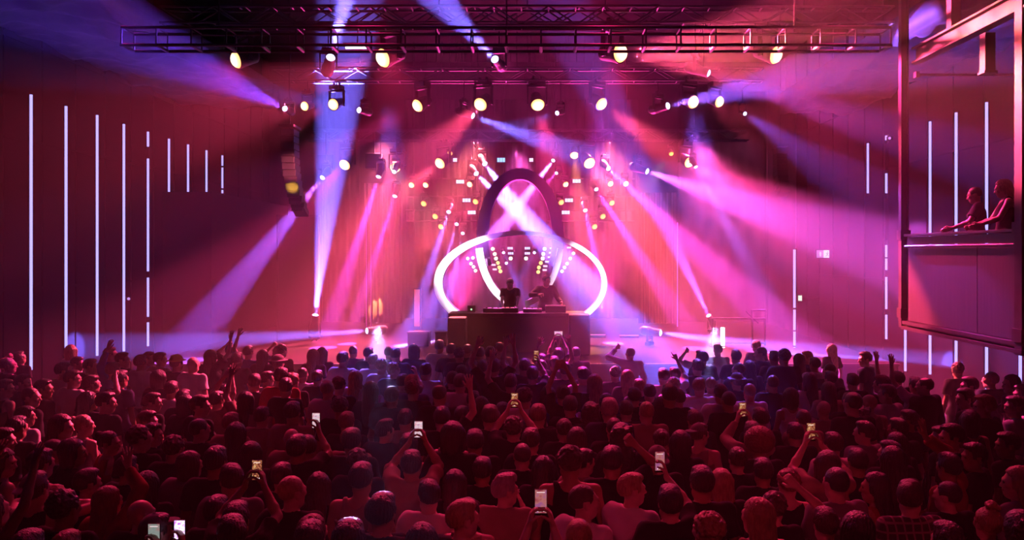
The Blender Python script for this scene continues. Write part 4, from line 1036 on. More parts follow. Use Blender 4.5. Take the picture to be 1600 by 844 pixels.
# ------------------------------------------------------------------ poses
def arm(x, y, z, h='relaxed', **k): return dict(w=(x, y, z), h=h, **k)
GP = dict(D0={}, Dl=dict(yaw=.55), Dr=dict(yaw=-.55), DL=dict(yaw=.85, pitch=-.05), DR=dict(yaw=-.85, pitch=-.05), Dd=dict(pitch=-.35), Du=dict(pitch=.25),
    B0=dict(L=arm(-.10, .28, 1.22, 'fist'), R=arm(.12, .28, 1.20, 'fist')),
    Br=dict(L=arm(-.12, .30, 1.25), R=arm(.18, .28, 1.28, 'fist'), yaw=-.6), Bl=dict(L=arm(-.18, .28, 1.28, 'fist'), R=arm(.12, .30, 1.25), yaw=.6),
    RU=dict(R=arm(.30, .14, 1.93, 'open')), LU=dict(L=arm(-.30, .14, 1.93, 'open')),
    RF=dict(R=arm(.24, .20, 1.72, 'fist', pole=(1, -.2, -.6)), yaw=-.3), LF=dict(L=arm(-.24, .20, 1.72, 'fist', pole=(-1, -.2, -.6)), yaw=.3),
    UU=dict(L=arm(-.26, .12, 1.92, 'open'), R=arm(.28, .12, 1.95, 'open'), pitch=.15),
    XX=dict(L=arm(-.07, .22, 1.93, 'relaxed', pole=(-1, .2, .2)), R=arm(.07, .22, 1.93, 'relaxed', pole=(1, .2, .2))),
    PT=dict(R=arm(.20, .34, 1.84, 'point')), PX=dict(R=arm(-.10, .30, 1.90, 'point', pole=(1, .1, 0)), yaw=-.3), PL=dict(L=arm(-.36, .22, 1.84, 'point')),
    CL=dict(L=arm(-.04, .36, 1.40, 'open', pn=(1, 0, 0)), R=arm(.10, .36, 1.40, 'open', pn=(-1, 0, 0)), yaw=-.9),
    MO=dict(L=arm(-.11, .13, 1.50, 'grip', pn=(1, .1, 0), fd=(.25, .2, 1), pole=(-1, .3, -.3)), R=arm(.11, .13, 1.50, 'grip', pn=(-1, .1, 0), fd=(-.25, .2, 1), pole=(1, .3, -.3)), pitch=.2),
    HD=dict(L=arm(-.12, -.08, 1.76, 'grip', fd=(1, 0, .3), pn=(0, 1, -.3), pole=(-1, .1, .3)), R=arm(.12, -.06, 1.74, 'grip', fd=(-1, 0, .3), pn=(0, 1, -.3), pole=(1, .1, .3))),
    HR=dict(R=arm(.02, .22, 1.86, 'open', fd=(-.15, .1, 1), pn=(0, 1, 0), pole=(1, -.1, -.1)), yaw=-.3),
    PH=dict(L=arm(-.075, .36, 1.70, 'grip', fd=(.25, .15, 1), pn=(1, .1, 0), pole=(-1, -.2, -1)), R=arm(.075, .36, 1.70, 'grip', fd=(-.25, .15, 1), pn=(-1, .1, 0), pole=(1, -.2, -1))),
    P1=dict(R=arm(.10, .40, 1.70, 'grip', fd=(-.2, .15, 1), pn=(-1, .1, 0), pole=(1, -.2, -1))),
    LN=dict(L=arm(-.24, .36, 1.10), R=arm(.24, .36, 1.10), yaw=-.1, pitch=-.25),
    DJ=dict(L=arm(-.18, .38, 1.06), R=arm(.18, .38, 1.04), pitch=-.55),
    DK=dict(L=arm(-.30, .30, 1.10), R=arm(.26, .30, 1.30, 'relaxed', pole=(1, -.2, -.4)), yaw=.3, pitch=-.2))
for k, v in GP.items():
    POSES[k] = dict(v); POSES[k+'f'] = dict(v, fem=1, bw=.88)
DIRS = dict(b=0, r=-.55, l=.55, R=-.72, L=.72, F=2.7)
placed = []
def spot_for(px, ytop, hat=0.0, cand=None):
    best = None
    for H in (cand or (1.72, 1.76, 1.68, 1.80, 1.64, 1.84, 1.61)):
        y = F*(CH-H-.022-hat)/(ytop-CY); x = (px-CX)*y/F
        d = min([math.hypot(x-a, (y-b)) for a, b in placed] or [9])
        sc_ = min(d, .52)-abs(H-1.73)*.25
        if best is None or sc_ > best[0]: best = (sc_, x, y, H, d)
    return best
HW = dict(short='short-haired', buzz='close-cropped', quiff='quiffed', fringe='mop-haired', bald='bald', balding='balding', bun='bun-haired', topknot='top-knotted', pony='ponytailed', long='long-haired', wavy='wavy-haired', bob='bob-haired', afro='afro-haired', curly='curly-haired', curls='long-curled')
PW = dict(RU='raising the right arm', LU='raising the left arm', UU='with both arms up', XX='with hands overhead', PH='filming', P1='filming', RF='raising a fist', LF='raising a fist', PT='pointing up', PL='pointing up', CL='clapping', MO='cupping its hands', HD='with hands on the head', HR='raising a bent arm')
def zone(px, ytop):
    zx = [(170, 'by the left wall'), (400, 'past the wall tubes'), (560, 'left of the tall blue floor beam'), (690, 'left of the booth'), (920, 'before the booth'), (1060, 'right of the booth'), (1200, 'before the scaffold'), (1400, 'below the exit sign'), (9999, 'under the balcony')]
    zx[2] = (560, 'below the blue floor beam')
    s = [n for a, n in zx if px < a][0]
    r = 'farthest rows' if ytop < 575 else 'far rows' if ytop < 620 else 'middle rows' if ytop < 690 else 'nearer rows' if ytop < 760 else 'nearest row'
    return s+', '+r
todo = []
def crowd(line):
    a, _, lab = line.partition('|'); f = a.split()
    px, yt = float(f[0]), float(f[1]); hair, hc = f[2].split('/'); pose = f[3]; cl, cc = f[4].split('/'); sk = int(f[5]); d = f[6]; hat = f[7] if len(f) > 7 else None
    todo.append((px, yt, hair, hc, pose, cl, cc, sk, d, hat, lab.strip()))
CROWD = '''
785 737 quiff/grey CL long/tan 0 b | grey-haired person in pale long sleeves clapping, seen side-on left of the held-up phone
912 755 buzz/brown Dr tee/white 0 r | cropped-haired person in pale tee looking down, in front of the dark-haired profile
904 808 buzz/fair D0 tee/white 0 b | small fair cropped head at the frame's bottom edge below the pale tee
912 701 fringe/black Dr tee/tan 0 r | dark mop-haired person in profile wearing a pale patterned shirt, arm lifted
989 738 short/fair Br tee/white 0 r | fair-haired person in a wide white shirt turned towards a raised wristband hand
888 698 curly/brown D0 tank/black 1 b | curly-haired person just behind the dark mop-haired profile
955 697 short/black RF tee/black 1 b | black-haired person raising one fist behind the white-shirted pair
1025 694 buzz/grey Du tee/black 0 b backcap | person in a rounded cap directly behind the raised glowing phone
1096 661 short/brown Dr tank/tan 0 r backcap | person in a turned cap facing right with bare shoulders
1186 672 afro/red D0 tee/black 1 b | person with a big round reddish afro in a black top
1154 698 bun/brown D0f tee/black 0 b | person with upswept brown hair just left of the afro
1143 738 long/fair D0f long/black 0 b | person with long straight fair hair falling down the back below the afro
1190 778 long/fair Dlf tank/tan 0 b | blond long-haired person near the frame's bottom below the afro
1120 795 curly/fair Dl tee/black 0 b | curly-topped fair person at the bottom edge left of the blond
1302 675 short/brown D0 tee/white 0 b | short-haired person in a pale lilac-lit tee right of the pointing hand
1297 724 buzz/black D0 tee/grey 0 b | round dark head overlapping the back of the lilac-lit tee
1238 731 curly/red D0f tank/black 0 b | curly auburn-haired person just under the raised pointing hand
1241 765 curly/brown D0f tee/black 0 b | curly-haired person directly below the pointing arm
1262 790 short/brown PX tee/grey 0 b | short-haired person at the bottom edge pointing a bare arm up at the stage
1360 741 long/black Dlf tank/red 1 l | long-haired person looking left with bare shoulders, left of the plaid shirt
1407 748 short/brown Dr long/plaid 0 b | short-haired person in a plaid shirt turned to a neighbour
1453 748 buzz/black Dl tee/black 0 b | close-cropped person in a black tee beside the plaid shirt
1470 708 short/black HR long/red 1 L | person in a dark red top in left profile behind the plaid shirt
1543 785 topknot/fair D0f tank/tan 0 b | person with a messy bright bun at the bottom right
1585 728 long/fair Dlf long/grey 0 L | person with long pale hair in left profile at the right edge
1562 674 short/black DL tee/black 1 L | black-haired person in black looking left near the right edge
1470 665 short/black DL tee/black 0 L | dark-haired person in left profile, face rimmed violet, in the nearer right rows
1391 688 short/black Dl jacket/black 0 b | short-haired person in a dark jacket above the plaid shirt
1586 618 short/brown DL tee/white 0 L | bright-faced person in left profile and pale top at the right edge
1539 616 short/fair DLf jacket/black 0 L | fair-haired person in left profile wearing a dark jacket, right side
1508 606 short/brown DL tee/black 0 L | brown-haired person in left profile below the near wall tubes
1445 588 balding/brown Dl jacket/black 0 b | thick-set balding person in a dark jacket under the balcony corner
1548 580 buzz/grey Dl tee/navy 0 b | close-cropped person directly beneath a light tube under the balcony
1386 600 short/brown Dl tee/white 0 l | person in a pale tee left of the thick-set balding one
1358 614 bald/black Dl tank/tan 0 b | bald bare-shouldered person in the middle right rows
1287 624 bald/black D0 tee/tan 0 b | bald pink-lit person in a pale top below the scaffold
1235 606 bob/black D0f tank/white 1 b | person with a wide dark bob in the middle rows below the emergency light
1138 610 buzz/black D0 tee/black 1 b | broad close-cropped person in black in front of the blue-lit heads
1005 627 buzz/fair D0 tee/tan 0 b | cropped fair-haired person with red-rimmed head in the middle rows
929 630 curls/brown D0f tee/black 0 b | person with a long red-rimmed curly mane in the middle rows
959 648 buzz/brown D0 tee/black 0 b | cropped head right of the long curly mane
971 661 curls/black D0f tee/black 0 b | person with broad long dark curls in front of the cropped head
880 669 long/brown D0f tee/black 0 b | slim long-haired person left of the long curly mane
874 651 bun/brown D0f tee/black 0 b | person with lit upswept hair behind the slim long-haired one
817 686 buzz/brown D0 tee/black 0 b | cropped-haired person in black tee, ears rimmed red, above the clapping person
824 667 short/brown D0 tee/black 0 b | short-haired person just behind the one with red-rimmed ears
762 670 short/black D0 tee/black 1 b | large dark-haired person in black left of the red-rimmed ears
711 660 long/black Dlf tank/tan 0 b | long-haired bare-shouldered person in the middle rows left of centre
706 780 short/fair Dr tee/black 0 r | fair-haired person leaning right at the bottom left of the clapping person
725 775 bun/brown D0f tank/tan 0 b | person with a small bun partly behind the leaning fair head
587 775 balding/brown D0 tee/black 0 b | balding cropped person in black near the bottom edge
659 743 short/black Dl tee/white 0 b | dark-haired person in a pale pink tee near the bottom
689 735 long/black D0f tee/black 1 b | long dark-haired person behind the pale pink tee
598 657 quiff/black Dr jacket/black 0 b | person with a tall black quiff in a dark jacket
638 677 short/black D0 tank/black 1 b | short-haired person in a black tank in front of the quiff
543 726 short/black D0 tank/tan 1 b | short-haired person with a dark strap across a bare back
547 668 short/red Dr tee/tan 0 b | reddish-haired person in the middle rows left of the quiff
524 672 short/black D0 tee/black 1 b | black-haired person in black left of the reddish-haired one
462 741 buzz/fair Dr tee/black 0 b | fair cropped-haired person in a black shirt, left of the strapped back
455 668 bald/black D0 tee/tan 0 b | bald person with a shiny crown in the middle rows
485 678 short/black Dl tee/black 1 b | black-haired person between the bald crown and a glowing phone
428 723 short/brown D0 tee/black 0 b | short-haired person just right of the phone held in two hands
362 724 short/brown Dl tee/grey 0 b | short-haired person left of the phone held in two hands
296 705 bob/brown Dr hoodie/grey 0 b | person in a hooded top near the bottom left
328 783 short/black D0 tee/black 0 b | dark broad head near the bottom edge left of centre
368 800 short/brown Dl tee/black 0 b | brown-haired head at the bottom edge beside the broad dark one
479 803 long/brown Dr tee/black 0 b | long brown-haired person at the bottom edge below the fair cropped head
454 812 short/black D0 tee/black 1 b | black-haired head low at the bottom edge left of the long brown hair
147 732 short/black Dr tee/black 0 b | black-haired person with an ear stud in a black tee
197 765 long/red HRf long/red 0 b | person with long reddish hair raising one open hand
60 736 short/brown MO tank/black 0 b backcap | person in a backwards cap cupping both hands at the mouth
64 701 short/brown D0 tank/black 0 b | short-haired person in a tank top behind the backwards cap
92 684 buzz/brown Dr tee/black 0 r | cropped-haired person in black, behind the tank top
114 685 bob/black Drf tee/black 1 r | dark bob-haired person right of the cropped-haired one
180 671 bun/brown DRf tank/red 0 r | person with tied hair in right profile, face glowing red
227 663 short/black DR tee/black 0 r | short-haired person in black, face in right profile
270 679 curly/brown D0 tee/black 0 b | curly-haired person in black left of the hooded top
254 781 bald/black Dr tee/black 0 b | bald head near the bottom left above the cap
240 800 short/black Dr tee/black 0 b cap | person in a brimmed cap bending over a glowing phone
80 826 short/brown D0 tee/black 0 b | top of a brown-haired head at the bottom left edge
146 830 short/red D0 tee/black 0 b | top of a reddish head at the bottom edge
5 701 bob/brown DRf tank/black 0 r | bob-haired person in right profile at the left edge
4 668 short/brown DR tee/black 0 r | short-haired person at the left edge behind the bob
95 647 long/brown DRf tee/black 0 R | long-haired person whose lit face looks right, left rows
48 604 buzz/brown DR long/black 0 r | smiling cropped-haired person in black in right profile by the left wall
113 578 short/brown DR tee/white 0 r | person in a white tee with a bright lit profile by the left wall
68 592 short/black DR tee/black 1 R
36 584 short/brown DR tee/navy 0 R
14 558 buzz/grey Dr tee/black 0 r
8 592 short/brown DR tank/black 0 R
99 566 short/black Dr tee/white 0 b
121 557 short/brown DR tee/black 0 r
141 560 short/brown DR tee/black 0 r
143 586 short/brown RF tee/black 0 r
139 611 long/black Drf tee/black 1 b
165 612 short/black DR tee/black 0 r
173 542 short/brown Dr long/blue 0 r
177 566 short/brown LU long/blue 0 b
191 550 short/brown DR tee/black 0 r
189 578 short/black D0 tee/navy 1 b
220 554 short/black D0 tee/white 1 b
233 549 short/brown DRf tee/white 0 R
250 550 short/brown DR tee/tan 0 b
248 578 bob/black D0f tee/black 1 b
276 556 short/brown D0 tee/black 0 b hat| person in a small yellowish hat in the farthest rows by the left wall tubes
238 613 short/brown DRf tee/black 0 r
230 641 short/brown DR tee/black 0 r
268 595 short/brown D0 tee/white 0 b
224 665 curly/brown Dr tee/black 0 b
290 608 short/black D0 tee/black 1 b
302 556 bald/black D0 tee/white 0 b | bald person whose crown glows white in the far left rows
330 546 long/brown RUf tee/black 0 b
371 550 short/brown D0 tee/black 0 b
388 540 short/brown LU tee/blue 0 b
411 546 long/black D0f tee/black 0 b
441 538 curly/brown D0 tee/black 0 b
435 556 short/brown D0 tee/grey 0 b hat
437 574 fringe/brown D0 tee/red 0 b
401 584 short/brown Dl tee/black 0 b
417 580 short/brown Dr tee/white 0 b
447 590 short/brown Dl tee/black 0 b
458 583 short/red D0 tee/black 0 b
473 573 buzz/brown D0 tee/white 0 b
496 578 short/black D0 tee/black 0 b
490 545 long/brown D0f tee/black 0 b
504 542 long/brown D0f tee/black 0 b
536 549 short/black D0 tee/white 0 b
552 539 buzz/brown D0 tee/navy 0 b
512 593 buzz/grey D0 tee/white 0 b | person with a blue-rimmed cropped head and pale tee in the blue-lit patch
530 588 curly/brown D0 tee/black 0 b
556 578 long/fair D0f tee/white 0 b | person with long blue-glowing hair in the blue-lit patch
532 619 curly/black D0 tee/black 1 b
338 611 short/brown XX tee/tan 0 b | person in a pale top with hands joined overhead, left of the blue patch
312 617 short/brown DRf tee/black 0 r
308 653 buzz/black Dr tee/black 0 b
409 635 short/brown D0 tee/tan 0 b
457 627 short/black D0 tee/tan 1 b
361 644 short/red D0f tee/tan 0 b
372 658 long/black D0f tee/black 0 b
542 643 short/red D0 tee/black 0 b
290 617 bob/black D0f tee/black 0 b
352 600 short/brown D0 tee/grey 0 b
385 612 long/brown LUf tee/tan 0 b
596 560 curly/fair D0 tee/white 0 b | person with curly white-glowing hair in the blue-lit patch
615 566 curly/fair Dr tee/black 0 b
583 553 short/fair D0 tee/white 0 b
665 567 short/black D0 tee/white 1 b | dark-haired person in a pale blue-lit tee left of the booth
687 531 short/black D0 tee/white 1 b | tall dark-haired person in a pale top rising before the booth edge
647 538 bob/black D0f tee/black 0 b
576 542 short/black D0 tee/black 0 b
608 541 short/brown D0 tee/black 0 b
618 543 short/brown D0 tee/black 0 b
705 537 short/brown D0 tee/black 0 b
718 543 curly/black D0 tee/black 1 b
729 538 short/brown D0 tee/black 0 b
750 542 short/black D0 tee/black 0 b
766 541 short/black D0 tee/black 0 b
737 560 bob/brown D0f tee/black 0 b
754 563 short/brown D0 tee/black 0 b
721 570 short/black D0 tee/black 0 b
772 560 short/brown UU tee/black 0 b
820 560 short/brown LU tee/black 0 b
719 584 short/brown D0 tee/white 0 b
707 580 short/black D0 tee/black 0 b
798 584 short/black LU tee/black 0 b
689 599 balding/brown D0 tee/black 0 b | broad person in black with a bald spot, in front of the blue-lit tee
629 584 short/black P1 tee/tan 0 b
645 594 curly/red D0 tee/black 0 b
643 585 short/fair D0 tee/blue 0 b
580 596 long/black D0f tee/black 0 b
612 604 short/black D0 tee/black 1 b
742 612 short/black D0 tee/black 1 b
764 620 bob/black D0f tee/black 1 b
707 636 short/black RU tee/black 0 b | person stretching a long bare arm up right in the middle rows
737 637 short/black D0 tee/black 0 b
774 645 balding/brown D0 tee/black 0 b
786 628 short/black D0 tee/black 0 b
832 632 short/red D0 tee/black 0 b
818 606 fringe/brown D0 tee/black 0 b
707 659 bob/black D0f tee/black 0 b
633 639 short/black D0 tee/tan 0 b
757 636 short/brown D0 tee/black 0 b
846 562 short/brown D0 tee/grey 0 b
866 556 short/brown UU tee/black 0 b
900 541 buzz/brown D0 tee/black 0 b
911 573 short/black D0 tee/white 0 b
884 566 short/black D0 tee/black 0 b
961 572 curly/brown D0 tee/black 0 b | curly-haired person rimmed violet right of the booth
929 584 long/fair D0f tee/black 0 b
989 578 wavy/fair D0f tee/black 0 b | person with long violet-rimmed wavy hair right of the booth
1007 591 short/fair D0 tee/black 0 b
1027 575 short/brown D0 tee/white 0 b
1045 576 short/brown PT tee/white 0 b
1048 588 curly/fair Dr tee/white 0 b | fair curly person glowing white-blue right of the booth
1092 590 short/fair Dr tee/white 0 b
1090 561 short/brown D0 tee/black 0 b
1098 548 short/brown D0 tee/black 0 b
1015 600 short/brown D0 tee/black 0 b
1040 599 short/black D0 tee/black 1 b
991 605 short/brown D0 tee/black 0 b
1062 608 short/brown D0 tee/white 0 b
1032 620 wavy/brown D0f tee/tan 0 b
822 604 curly/brown D0 tee/white 0 b
855 603 bob/black D0f long/blue 0 b
878 602 bun/brown XXf tee/black 0 b
891 618 short/brown D0 tee/black 0 b
957 620 short/grey D0 tee/navy 0 b
985 626 short/brown D0 tee/black 0 b
932 616 short/black D0 tee/black 1 b
832 634 long/brown D0f tee/black 0 b
1028 669 bun/brown D0f tank/black 0 b
1110 588 buzz/fair Dr tee/white 0 b | person whose cropped head glows blue-white before the scaffold
1124 600 short/black D0 tee/white 1 b
1189 541 buzz/brown DL tee/navy 0 l | person whose face is caught white by the light at the stage edge
1225 545 curly/black D0 tee/black 1 b
1210 548 short/black D0 tee/black 1 b
1261 548 short/fair DL tee/navy 0 L | person in left profile glowing blue below the tall standing tube
1248 552 long/brown D0f tee/black 0 b
1273 558 short/black D0 tee/white 1 b
1296 567 buzz/brown Dl tee/grey 0 b
1154 566 buzz/brown Dl tee/black 0 b
1150 546 short/brown D0 tee/black 0 b
1171 563 long/black D0f tee/black 0 b
1150 584 short/brown D0 tee/black 0 b hat
1207 585 buzz/brown D0 tee/black 0 b
1171 598 buzz/grey D0 tee/white 0 b
1265 582 long/black D0f tee/white 1 b
1298 580 short/black D0 tee/black 0 b
1332 583 short/brown D0 tee/black 0 b
1352 549 short/black DL tee/navy 0 L | person in left profile with a face lit blue near the balcony post
1294 596 long/brown D0f tee/tan 0 b
1326 613 short/black Dr tee/black 0 b
1195 636 short/black D0 tee/black 1 b
1261 639 buzz/brown D0 tee/tan 0 b
1357 659 short/black Dl tee/grey 0 b
1403 580 short/brown LU tee/black 0 b | person raising a bare arm under the balcony corner
1430 588 short/brown LU tee/white 0 b
1378 586 fringe/brown Dl tee/black 0 b
1332 612 buzz/black D0 tee/black 0 b
1390 651 short/black Dl tee/black 0 b
1515 588 short/brown DL tee/black 0 L
1580 585 long/brown DLf tee/black 0 L
1497 659 short/black DL tee/black 0 L
1420 640 short/black Dl tee/black 1 b
1430 678 wavy/black D0f tee/black 0 b
1598 600 short/brown DL tee/navy 0 L
1520 690 short/black DL tee/black 1 L
1343 634 curls/brown D0f tee/black 0 b
1240 660 short/black D0 tee/black 1 b
1080 640 short/brown D0 tee/black 0 b
1062 672 bob/black D0f tee/black 0 b
1340 700 short/black D0 tee/black 1 b
1210 715 short/black D0 tee/black 1 b
1090 726 short/black D0 tee/black 1 b
750 716 short/black D0 tee/black 1 b
845 712 long/black D0f tee/black 1 b
560 700 curly/black D0 tee/black 1 b
505 740 long/black D0f tee/black 1 b
395 690 bob/black D0f tee/black 0 b
340 700 short/black D0 tee/black 1 b
200 712 short/black D0 tee/black 1 b
30 650 short/black D0 tee/black 1 b
225 735 long/black D0f tee/black 1 b
110 765 curly/black D0 tee/black 1 b
20 770 long/brown UUf tank/black 0 r
620 765 short/black D0 tee/black 1 b
640 815 long/black D0f tee/black 1 b
535 800 short/black D0 tee/black 1 b
1340 800 bob/black D0f tee/black 1 b
1480 815 short/black D0 tee/black 1 b
1590 795 curls/black D0f tee/black 1 b
1400 700 long/black D0f tee/black 1 b
'''
for ln in CROWD.strip().split('\n'): crowd(ln)
# phone holders first: their screens fix where they stand
def phone(pos, rz, kind, label, wide=False, sc=1.0, tilt=0.0):
    e = empty('smartphone', pos, rz); tag(e, label, 'phone')
    e.rotation_euler = (tilt, math.pi/2 if wide else 0, rz)
    MB().box((0, 0, 0), (.078*sc, .009, .160*sc)).build('case', M['plastic'], e, bevel=.002)
    MB().box((0, -.0052, .006), (.071*sc, .001, .142*sc)).build('screen', SCREENS[kind], e)
    m = MB()
    for i in range(3): m.tube(((i-1)*.018, -.0062, -.052), ((i-1)*.018, -.0056, -.052), .0062 if i == 1 else .0045, n=12)
    m.box((0, -.0060, .062), (.05, .0008, .004)); m.build('screen_button', emat('button_glow', (1, .75, .8), 1.1), e)
    return e
def screen_mat(name, cols, st, sc_=18):
    m = bpy.data.materials.new(name); m.use_nodes = True; t = m.node_tree; t.nodes.clear()
    o = t.nodes.new('ShaderNodeOutputMaterial'); e = t.nodes.new('ShaderNodeEmission'); tc = t.nodes.new('ShaderNodeTexCoord')
    n = t.nodes.new('ShaderNodeTexNoise'); n.inputs['Scale'].default_value = sc_; cr = t.nodes.new('ShaderNodeValToRGB')
    el = cr.color_ramp.elements; el[0].position = .35; el[0].color = (*cols[0], 1); el[1].position = .65; el[1].color = (*cols[2], 1)
    q = el.new(.5); q.color = (*cols[1], 1)
    t.links.new(tc.outputs['Object'], n.inputs['Vector']); t.links.new(n.outputs['Fac'], cr.inputs[0]); t.links.new(cr.outputs[0], e.inputs[0]); e.inputs[1].default_value = st
    t.links.new(e.outputs[0], o.inputs[0]); m.cycles.emission_sampling = 'NONE'; return m
SCREENS = dict(pink=screen_mat('screen_pink', [(.55, .05, .10), (.9, .28, .28), (.6, .15, .5)], .5), white=screen_mat('screen_white', [(.8, .35, .6), (1, .8, .9), (1, .4, .5)], .75, 30),
    gold=screen_mat('screen_gold', [(.03, .0, .01), (.5, .1, .05), (1, .6, .25)], .7, 90), violet=screen_mat('screen_violet', [(.35, .05, .8), (1, .8, 1), (.5, .1, 1)], 1.6, 25), pale=screen_mat('screen_pale', [(.3, .38, .36), (.4, .45, .42), (.6, .2, .2)], .6, 14))
def holder(px, py, zp, H, hair, hc, cl, cc, sk, lab, plab, kind, pose='PH', dx=0.0, wide=False):
    k = H/1.745; off = Vector((.0 if pose == 'PH' else .055, .42 if pose == 'PH' else .45, 1.80))*k
    ph = P(px, py, zp); x = ph.x-off.x+dx; y = ph.y-off.y
    # hand height follows the screen: a pose of its own
    nm = '%s_%d_%d' % (pose, px, py); b = {k_: (dict(v) if isinstance(v, dict) else v) for k_, v in GP[pose].items()}
    for s_ in ('L', 'R'):
        if s_ in b: w_ = b[s_]['w']; b[s_]['w'] = (w_[0]-dx/k, w_[1], ph.z/k-.105)
    POSES[nm] = dict(b, pitch=.1, bw=.94)
    person(x, y, 0, nm, hair, hc, cl, cc, sk, lab, H); placed.append((x, y))
    phone(ph, 0, kind, plab, wide)
holder(845, 785, 5.10, 1.63, 'short', 'brown', 'tee', 'black', 0, 'person below the frame edge whose two hands hold the largest phone upright', 'largest glowing phone held upright in two hands near the bottom', 'pink')
holder(402, 736, 6.10, 1.68, 'short', 'black', 'tee', 'black', 1, 'black-haired person filming with a phone in two hands, lower left', 'phone with a dim pink screen held up in two hands, lower left', 'gold')
holder(654, 672, 7.50, 1.70, 'short', 'black', 'tee', 'tan', 1, 'dark-haired person filming with a bright phone behind the pale pink tee', 'small bright white-pink phone screen in the middle rows', 'white')
holder(1031, 722, 6.40, 1.72, 'short', 'black', 'tee', 'black', 0, 'black-haired person in black filming with one raised bare arm', 'phone raised before the rounded cap, screen split violet and gold', 'pink', 'P1', dx=.06)
holder(241, 838, 5.20, 1.62, 'short', 'brown', 'tee', 'black', 0, 'person at the bottom edge holding the pale-screened phone', 'pale grey-green phone screen at the bottom left edge', 'pale', 'P1')
holder(281, 831, 5.62, 1.56, 'long', 'black', 'tee', 'black', 0, 'person at the bottom edge holding the bright violet phone', 'brilliant violet-white phone screen at the bottom left edge', 'violet', 'P1')
holder(494, 658, 8.05, 1.72, 'short', 'black', 'tee', 'black', 1, 'black-haired person filming in the middle rows below the floor beam', 'small white-lit phone screen in the blue-lit rows', 'white', 'P1')
holder(804, 626, 8.90, 1.72, 'curly', 'brown', 'tee', 'black', 0, 'person filming with both arms raised below the booth', 'small gold-speckled phone held in two hands below the booth', 'gold')
holder(1160, 641, 8.9, 1.66, 'short', 'brown', 'long', 'tan', 0, 'person filming in the middle rows left of the wide dark bob', 'gold-speckled phone screen left of the wide dark bob', 'gold')
holder(1267, 675, 7.40, 1.72, 'bob', 'brown', 'tee', 'tan', 0, 'person filming in front of the bald pink-lit head', 'gold-speckled phone screen beside the pointing hand', 'gold')
holder(872, 521, 14.6, 1.76, 'short', 'black', 'tee', 'black', 0, 'person filming sideways against the booth in the farthest rows', 'tiny pink-white phone held sideways against the dark booth', 'white', wide=True)
holder(838, 556, 12.6, 1.72, 'short', 'brown', 'tee', 'black', 0, 'person with one raised arm and lit phone before the booth', 'tiny gold-lit phone raised before the booth', 'gold', 'P1')
n_fixed = len(placed)
todo.sort(key=lambda t: -t[1])
rows_ = []
for (px, yt, hair, hc, pose, cl, cc, sk, d, hat, lab) in todo:
    b = spot_for(px, yt, .03 if hair in ('afro', 'topknot') else 0)
    if b[4] < .24 and not lab: continue
    _, x, y, H, _d = b
    x = max(LW+.35, min(RW-.35, x)); placed.append((x, y))
    rows_.append((x, y, px, yt, hair, hc, pose, cl, cc, sk, d, hat, lab, H))
# fill the far rows
rr = random.Random(11); want = 300-len(rows_)-12; tries = 0
while want > 0 and tries < 6000:
    tries += 1
    y = rr.uniform(8.5, 16.6) if rr.random() < .8 else rr.uniform(6.5, 10); x = rr.uniform(max(LW+.4, -.66*y), min(RW-.5, .60*y))
    if y > 15.6 and abs(x) > 6: continue
    if min(math.hypot(x-a, y-b_) for a, b_ in placed) < .50: continue
    H = rr.uniform(1.60, 1.74); px = CX+F*x/y; yt = CY+F*(CH-H)/y
    fem = rr.random() < .4
    hair = rr.choice(['long', 'wavy', 'bob', 'bun', 'pony', 'curls'] if fem else ['short', 'short', 'buzz', 'quiff', 'curly', 'fringe', 'short'])
    pose = rr.choice(['D0', 'D0', 'Dl', 'Dr', 'Du', 'B0', 'D0', 'D0', 'RU', 'LF'] if y > 11 else ['D0', 'Dl', 'Dr', 'D0'])+('f' if fem else '')
    rows_.append((x, y, px, yt, hair, rr.choice(['black', 'brown', 'brown', 'fair']), pose, rr.choice(['tee', 'tee', 'long', 'tank']), rr.choice(['black', 'black', 'navy', 'grey', 'white', 'tan']), rr.choice([0, 0, 1]), 'b', None, '', H))
    if x > 5.5: rows_[-1] = rows_[-1][:7]+('tee', 'black')+rows_[-1][9:]
    placed.append((x, y)); want -= 1
# nudge people apart so that no two stand inside each other
pos_ = [list(p) for p in placed]
for it in range(140):
    for i in range(len(pos_)):
        for j in range(i):
            dx, dy_ = pos_[i][0]-pos_[j][0], pos_[i][1]-pos_[j][1]
            q = math.hypot(dx/.54, dy_/.44)
            if q < 1:
                q = max(q, .05); push = (1-q)*.22
                ux, uy = dx/.5/q, dy_/.38/q
                if abs(dx)+abs(dy_) < .02: ux, uy = .7, .7
                for k_, sg in ((i, 1), (j, -1)):
                    if k_ < n_fixed: continue
                    wt = .22 if rows_[k_-n_fixed][12] and it < 110 else .8
                    pos_[k_][0] += sg*ux*push*.5*wt; pos_[k_][1] += sg*uy*push*.42*wt
for q, r in enumerate(rows_):
    x_, y_ = pos_[n_fixed+q]; rows_[q] = (max(LW+.35, min(RW-.35, x_)), y_)+tuple(r[2:])
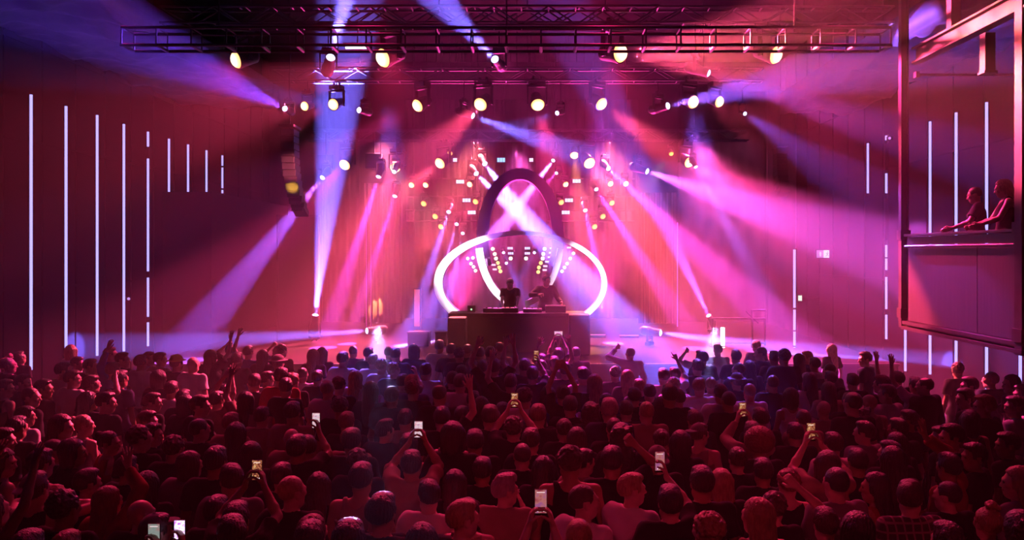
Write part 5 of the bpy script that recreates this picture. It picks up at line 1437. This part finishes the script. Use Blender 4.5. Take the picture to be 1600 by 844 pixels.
# labels: what each looks like and where it stands; those nothing tells apart are counted from the left
def shade(cc): return 'pale' if cc in ('white', 'tan', 'yellow') else 'grey' if cc == 'grey' else 'blue' if cc in ('blue',) else 'dark red' if cc == 'red' else 'plaid' if cc == 'plaid' else 'dark'
labs = []
for r in rows_:
    if r[12]: labs.append(r[12]); continue
    pw = PW.get(r[6].rstrip('f'), '')
    hw = HW[r[4]] if not r[11] else 'hatted'
    labs.append('%s person in %s%s, %s' % (hw, shade(r[8]), ' '+pw if pw else ' top', zone(r[2], r[3])))
from collections import defaultdict
by_l = defaultdict(list)
for i, l in enumerate(labs): by_l[l].append(i)
num = ['first', 'second', 'third', 'fourth', 'fifth', 'sixth', 'seventh', 'eighth', 'ninth', 'tenth', 'eleventh', 'twelfth']
for l, ids in by_l.items():
    if len(ids) > 1:
        ids.sort(key=lambda i: rows_[i][2])
        for k_, i in enumerate(ids):
            if len(ids) == 2: labs[i] = l+(', the left one' if k_ == 0 else ', the right one')
            elif k_ < 12: labs[i] = l+', %s from left' % num[k_]
labs = [l.replace(', the left one', ', left one').replace(' cupping its hands', ' shouting').replace(' from left', ' across').replace('farthest rows', 'far end').replace(', the right one', ', right one') if len(l.split()) > 16 else l for l in labs]
for r, lab in zip(rows_, labs):
    if len(lab.split()) > 16: print('LONG', lab)
    (x, y, px, yt, hair, hc, pose, cl, cc, sk, d, hat, _l, H) = r
    rz = DIRS[d]+math.atan2(-x, 14)*-.0+(-math.atan2(-x, 9)*.55 if d == 'b' else 0)+rr.uniform(-.16, .16)
    grp = 'audience in the '+zone(px, yt).split(', ')[1]
    person(x, y, rz, pose, hair, hc, cl, cc, sk, lab, H, group=None if _l else grp, hat=hat, hatcol='yellow' if px == 276 else 'grey' if hat else 'black')
# performers behind the booth and people leaning on the balcony
person(X(797, 21.3), 21.3, math.pi, 'DJ', 'short', 'black', 'tee', 'black', 0, 'performer bending over the mixer behind the booth', 1.74, z0=1.0)
person(X(853, 21.35), 21.35, math.pi+.3, 'DK', 'curly', 'black', 'jacket', 'black', 1, 'performer standing upright beside the bending one behind the booth', 1.80, z0=1.0)
zf_ = zf+.44
person(6.62, 12.55, 1.15, 'LN', 'buzz', 'brown', 'tee', 'black', 0, 'person leaning on the balcony rail, nearest the stage, looking left', 1.66, z0=zf_)
person(7.15, 12.35, 1.25, 'D0', 'short', 'black', 'tee', 'black', 1, 'person half hidden between the two leaning on the balcony rail', 1.66, z0=zf_)
person(6.60, 11.75, 1.25, 'LN', 'long', 'fair', 'tank', 'black', 0, 'long-haired person leaning on the balcony rail, face rimmed red', 1.70, z0=zf_)
person(7.2, 11.3, 1.2, 'D0', 'short', 'black', 'tee', 'black', 0, 'dark-clad person behind the long-haired one on the balcony', 1.60, z0=zf_)
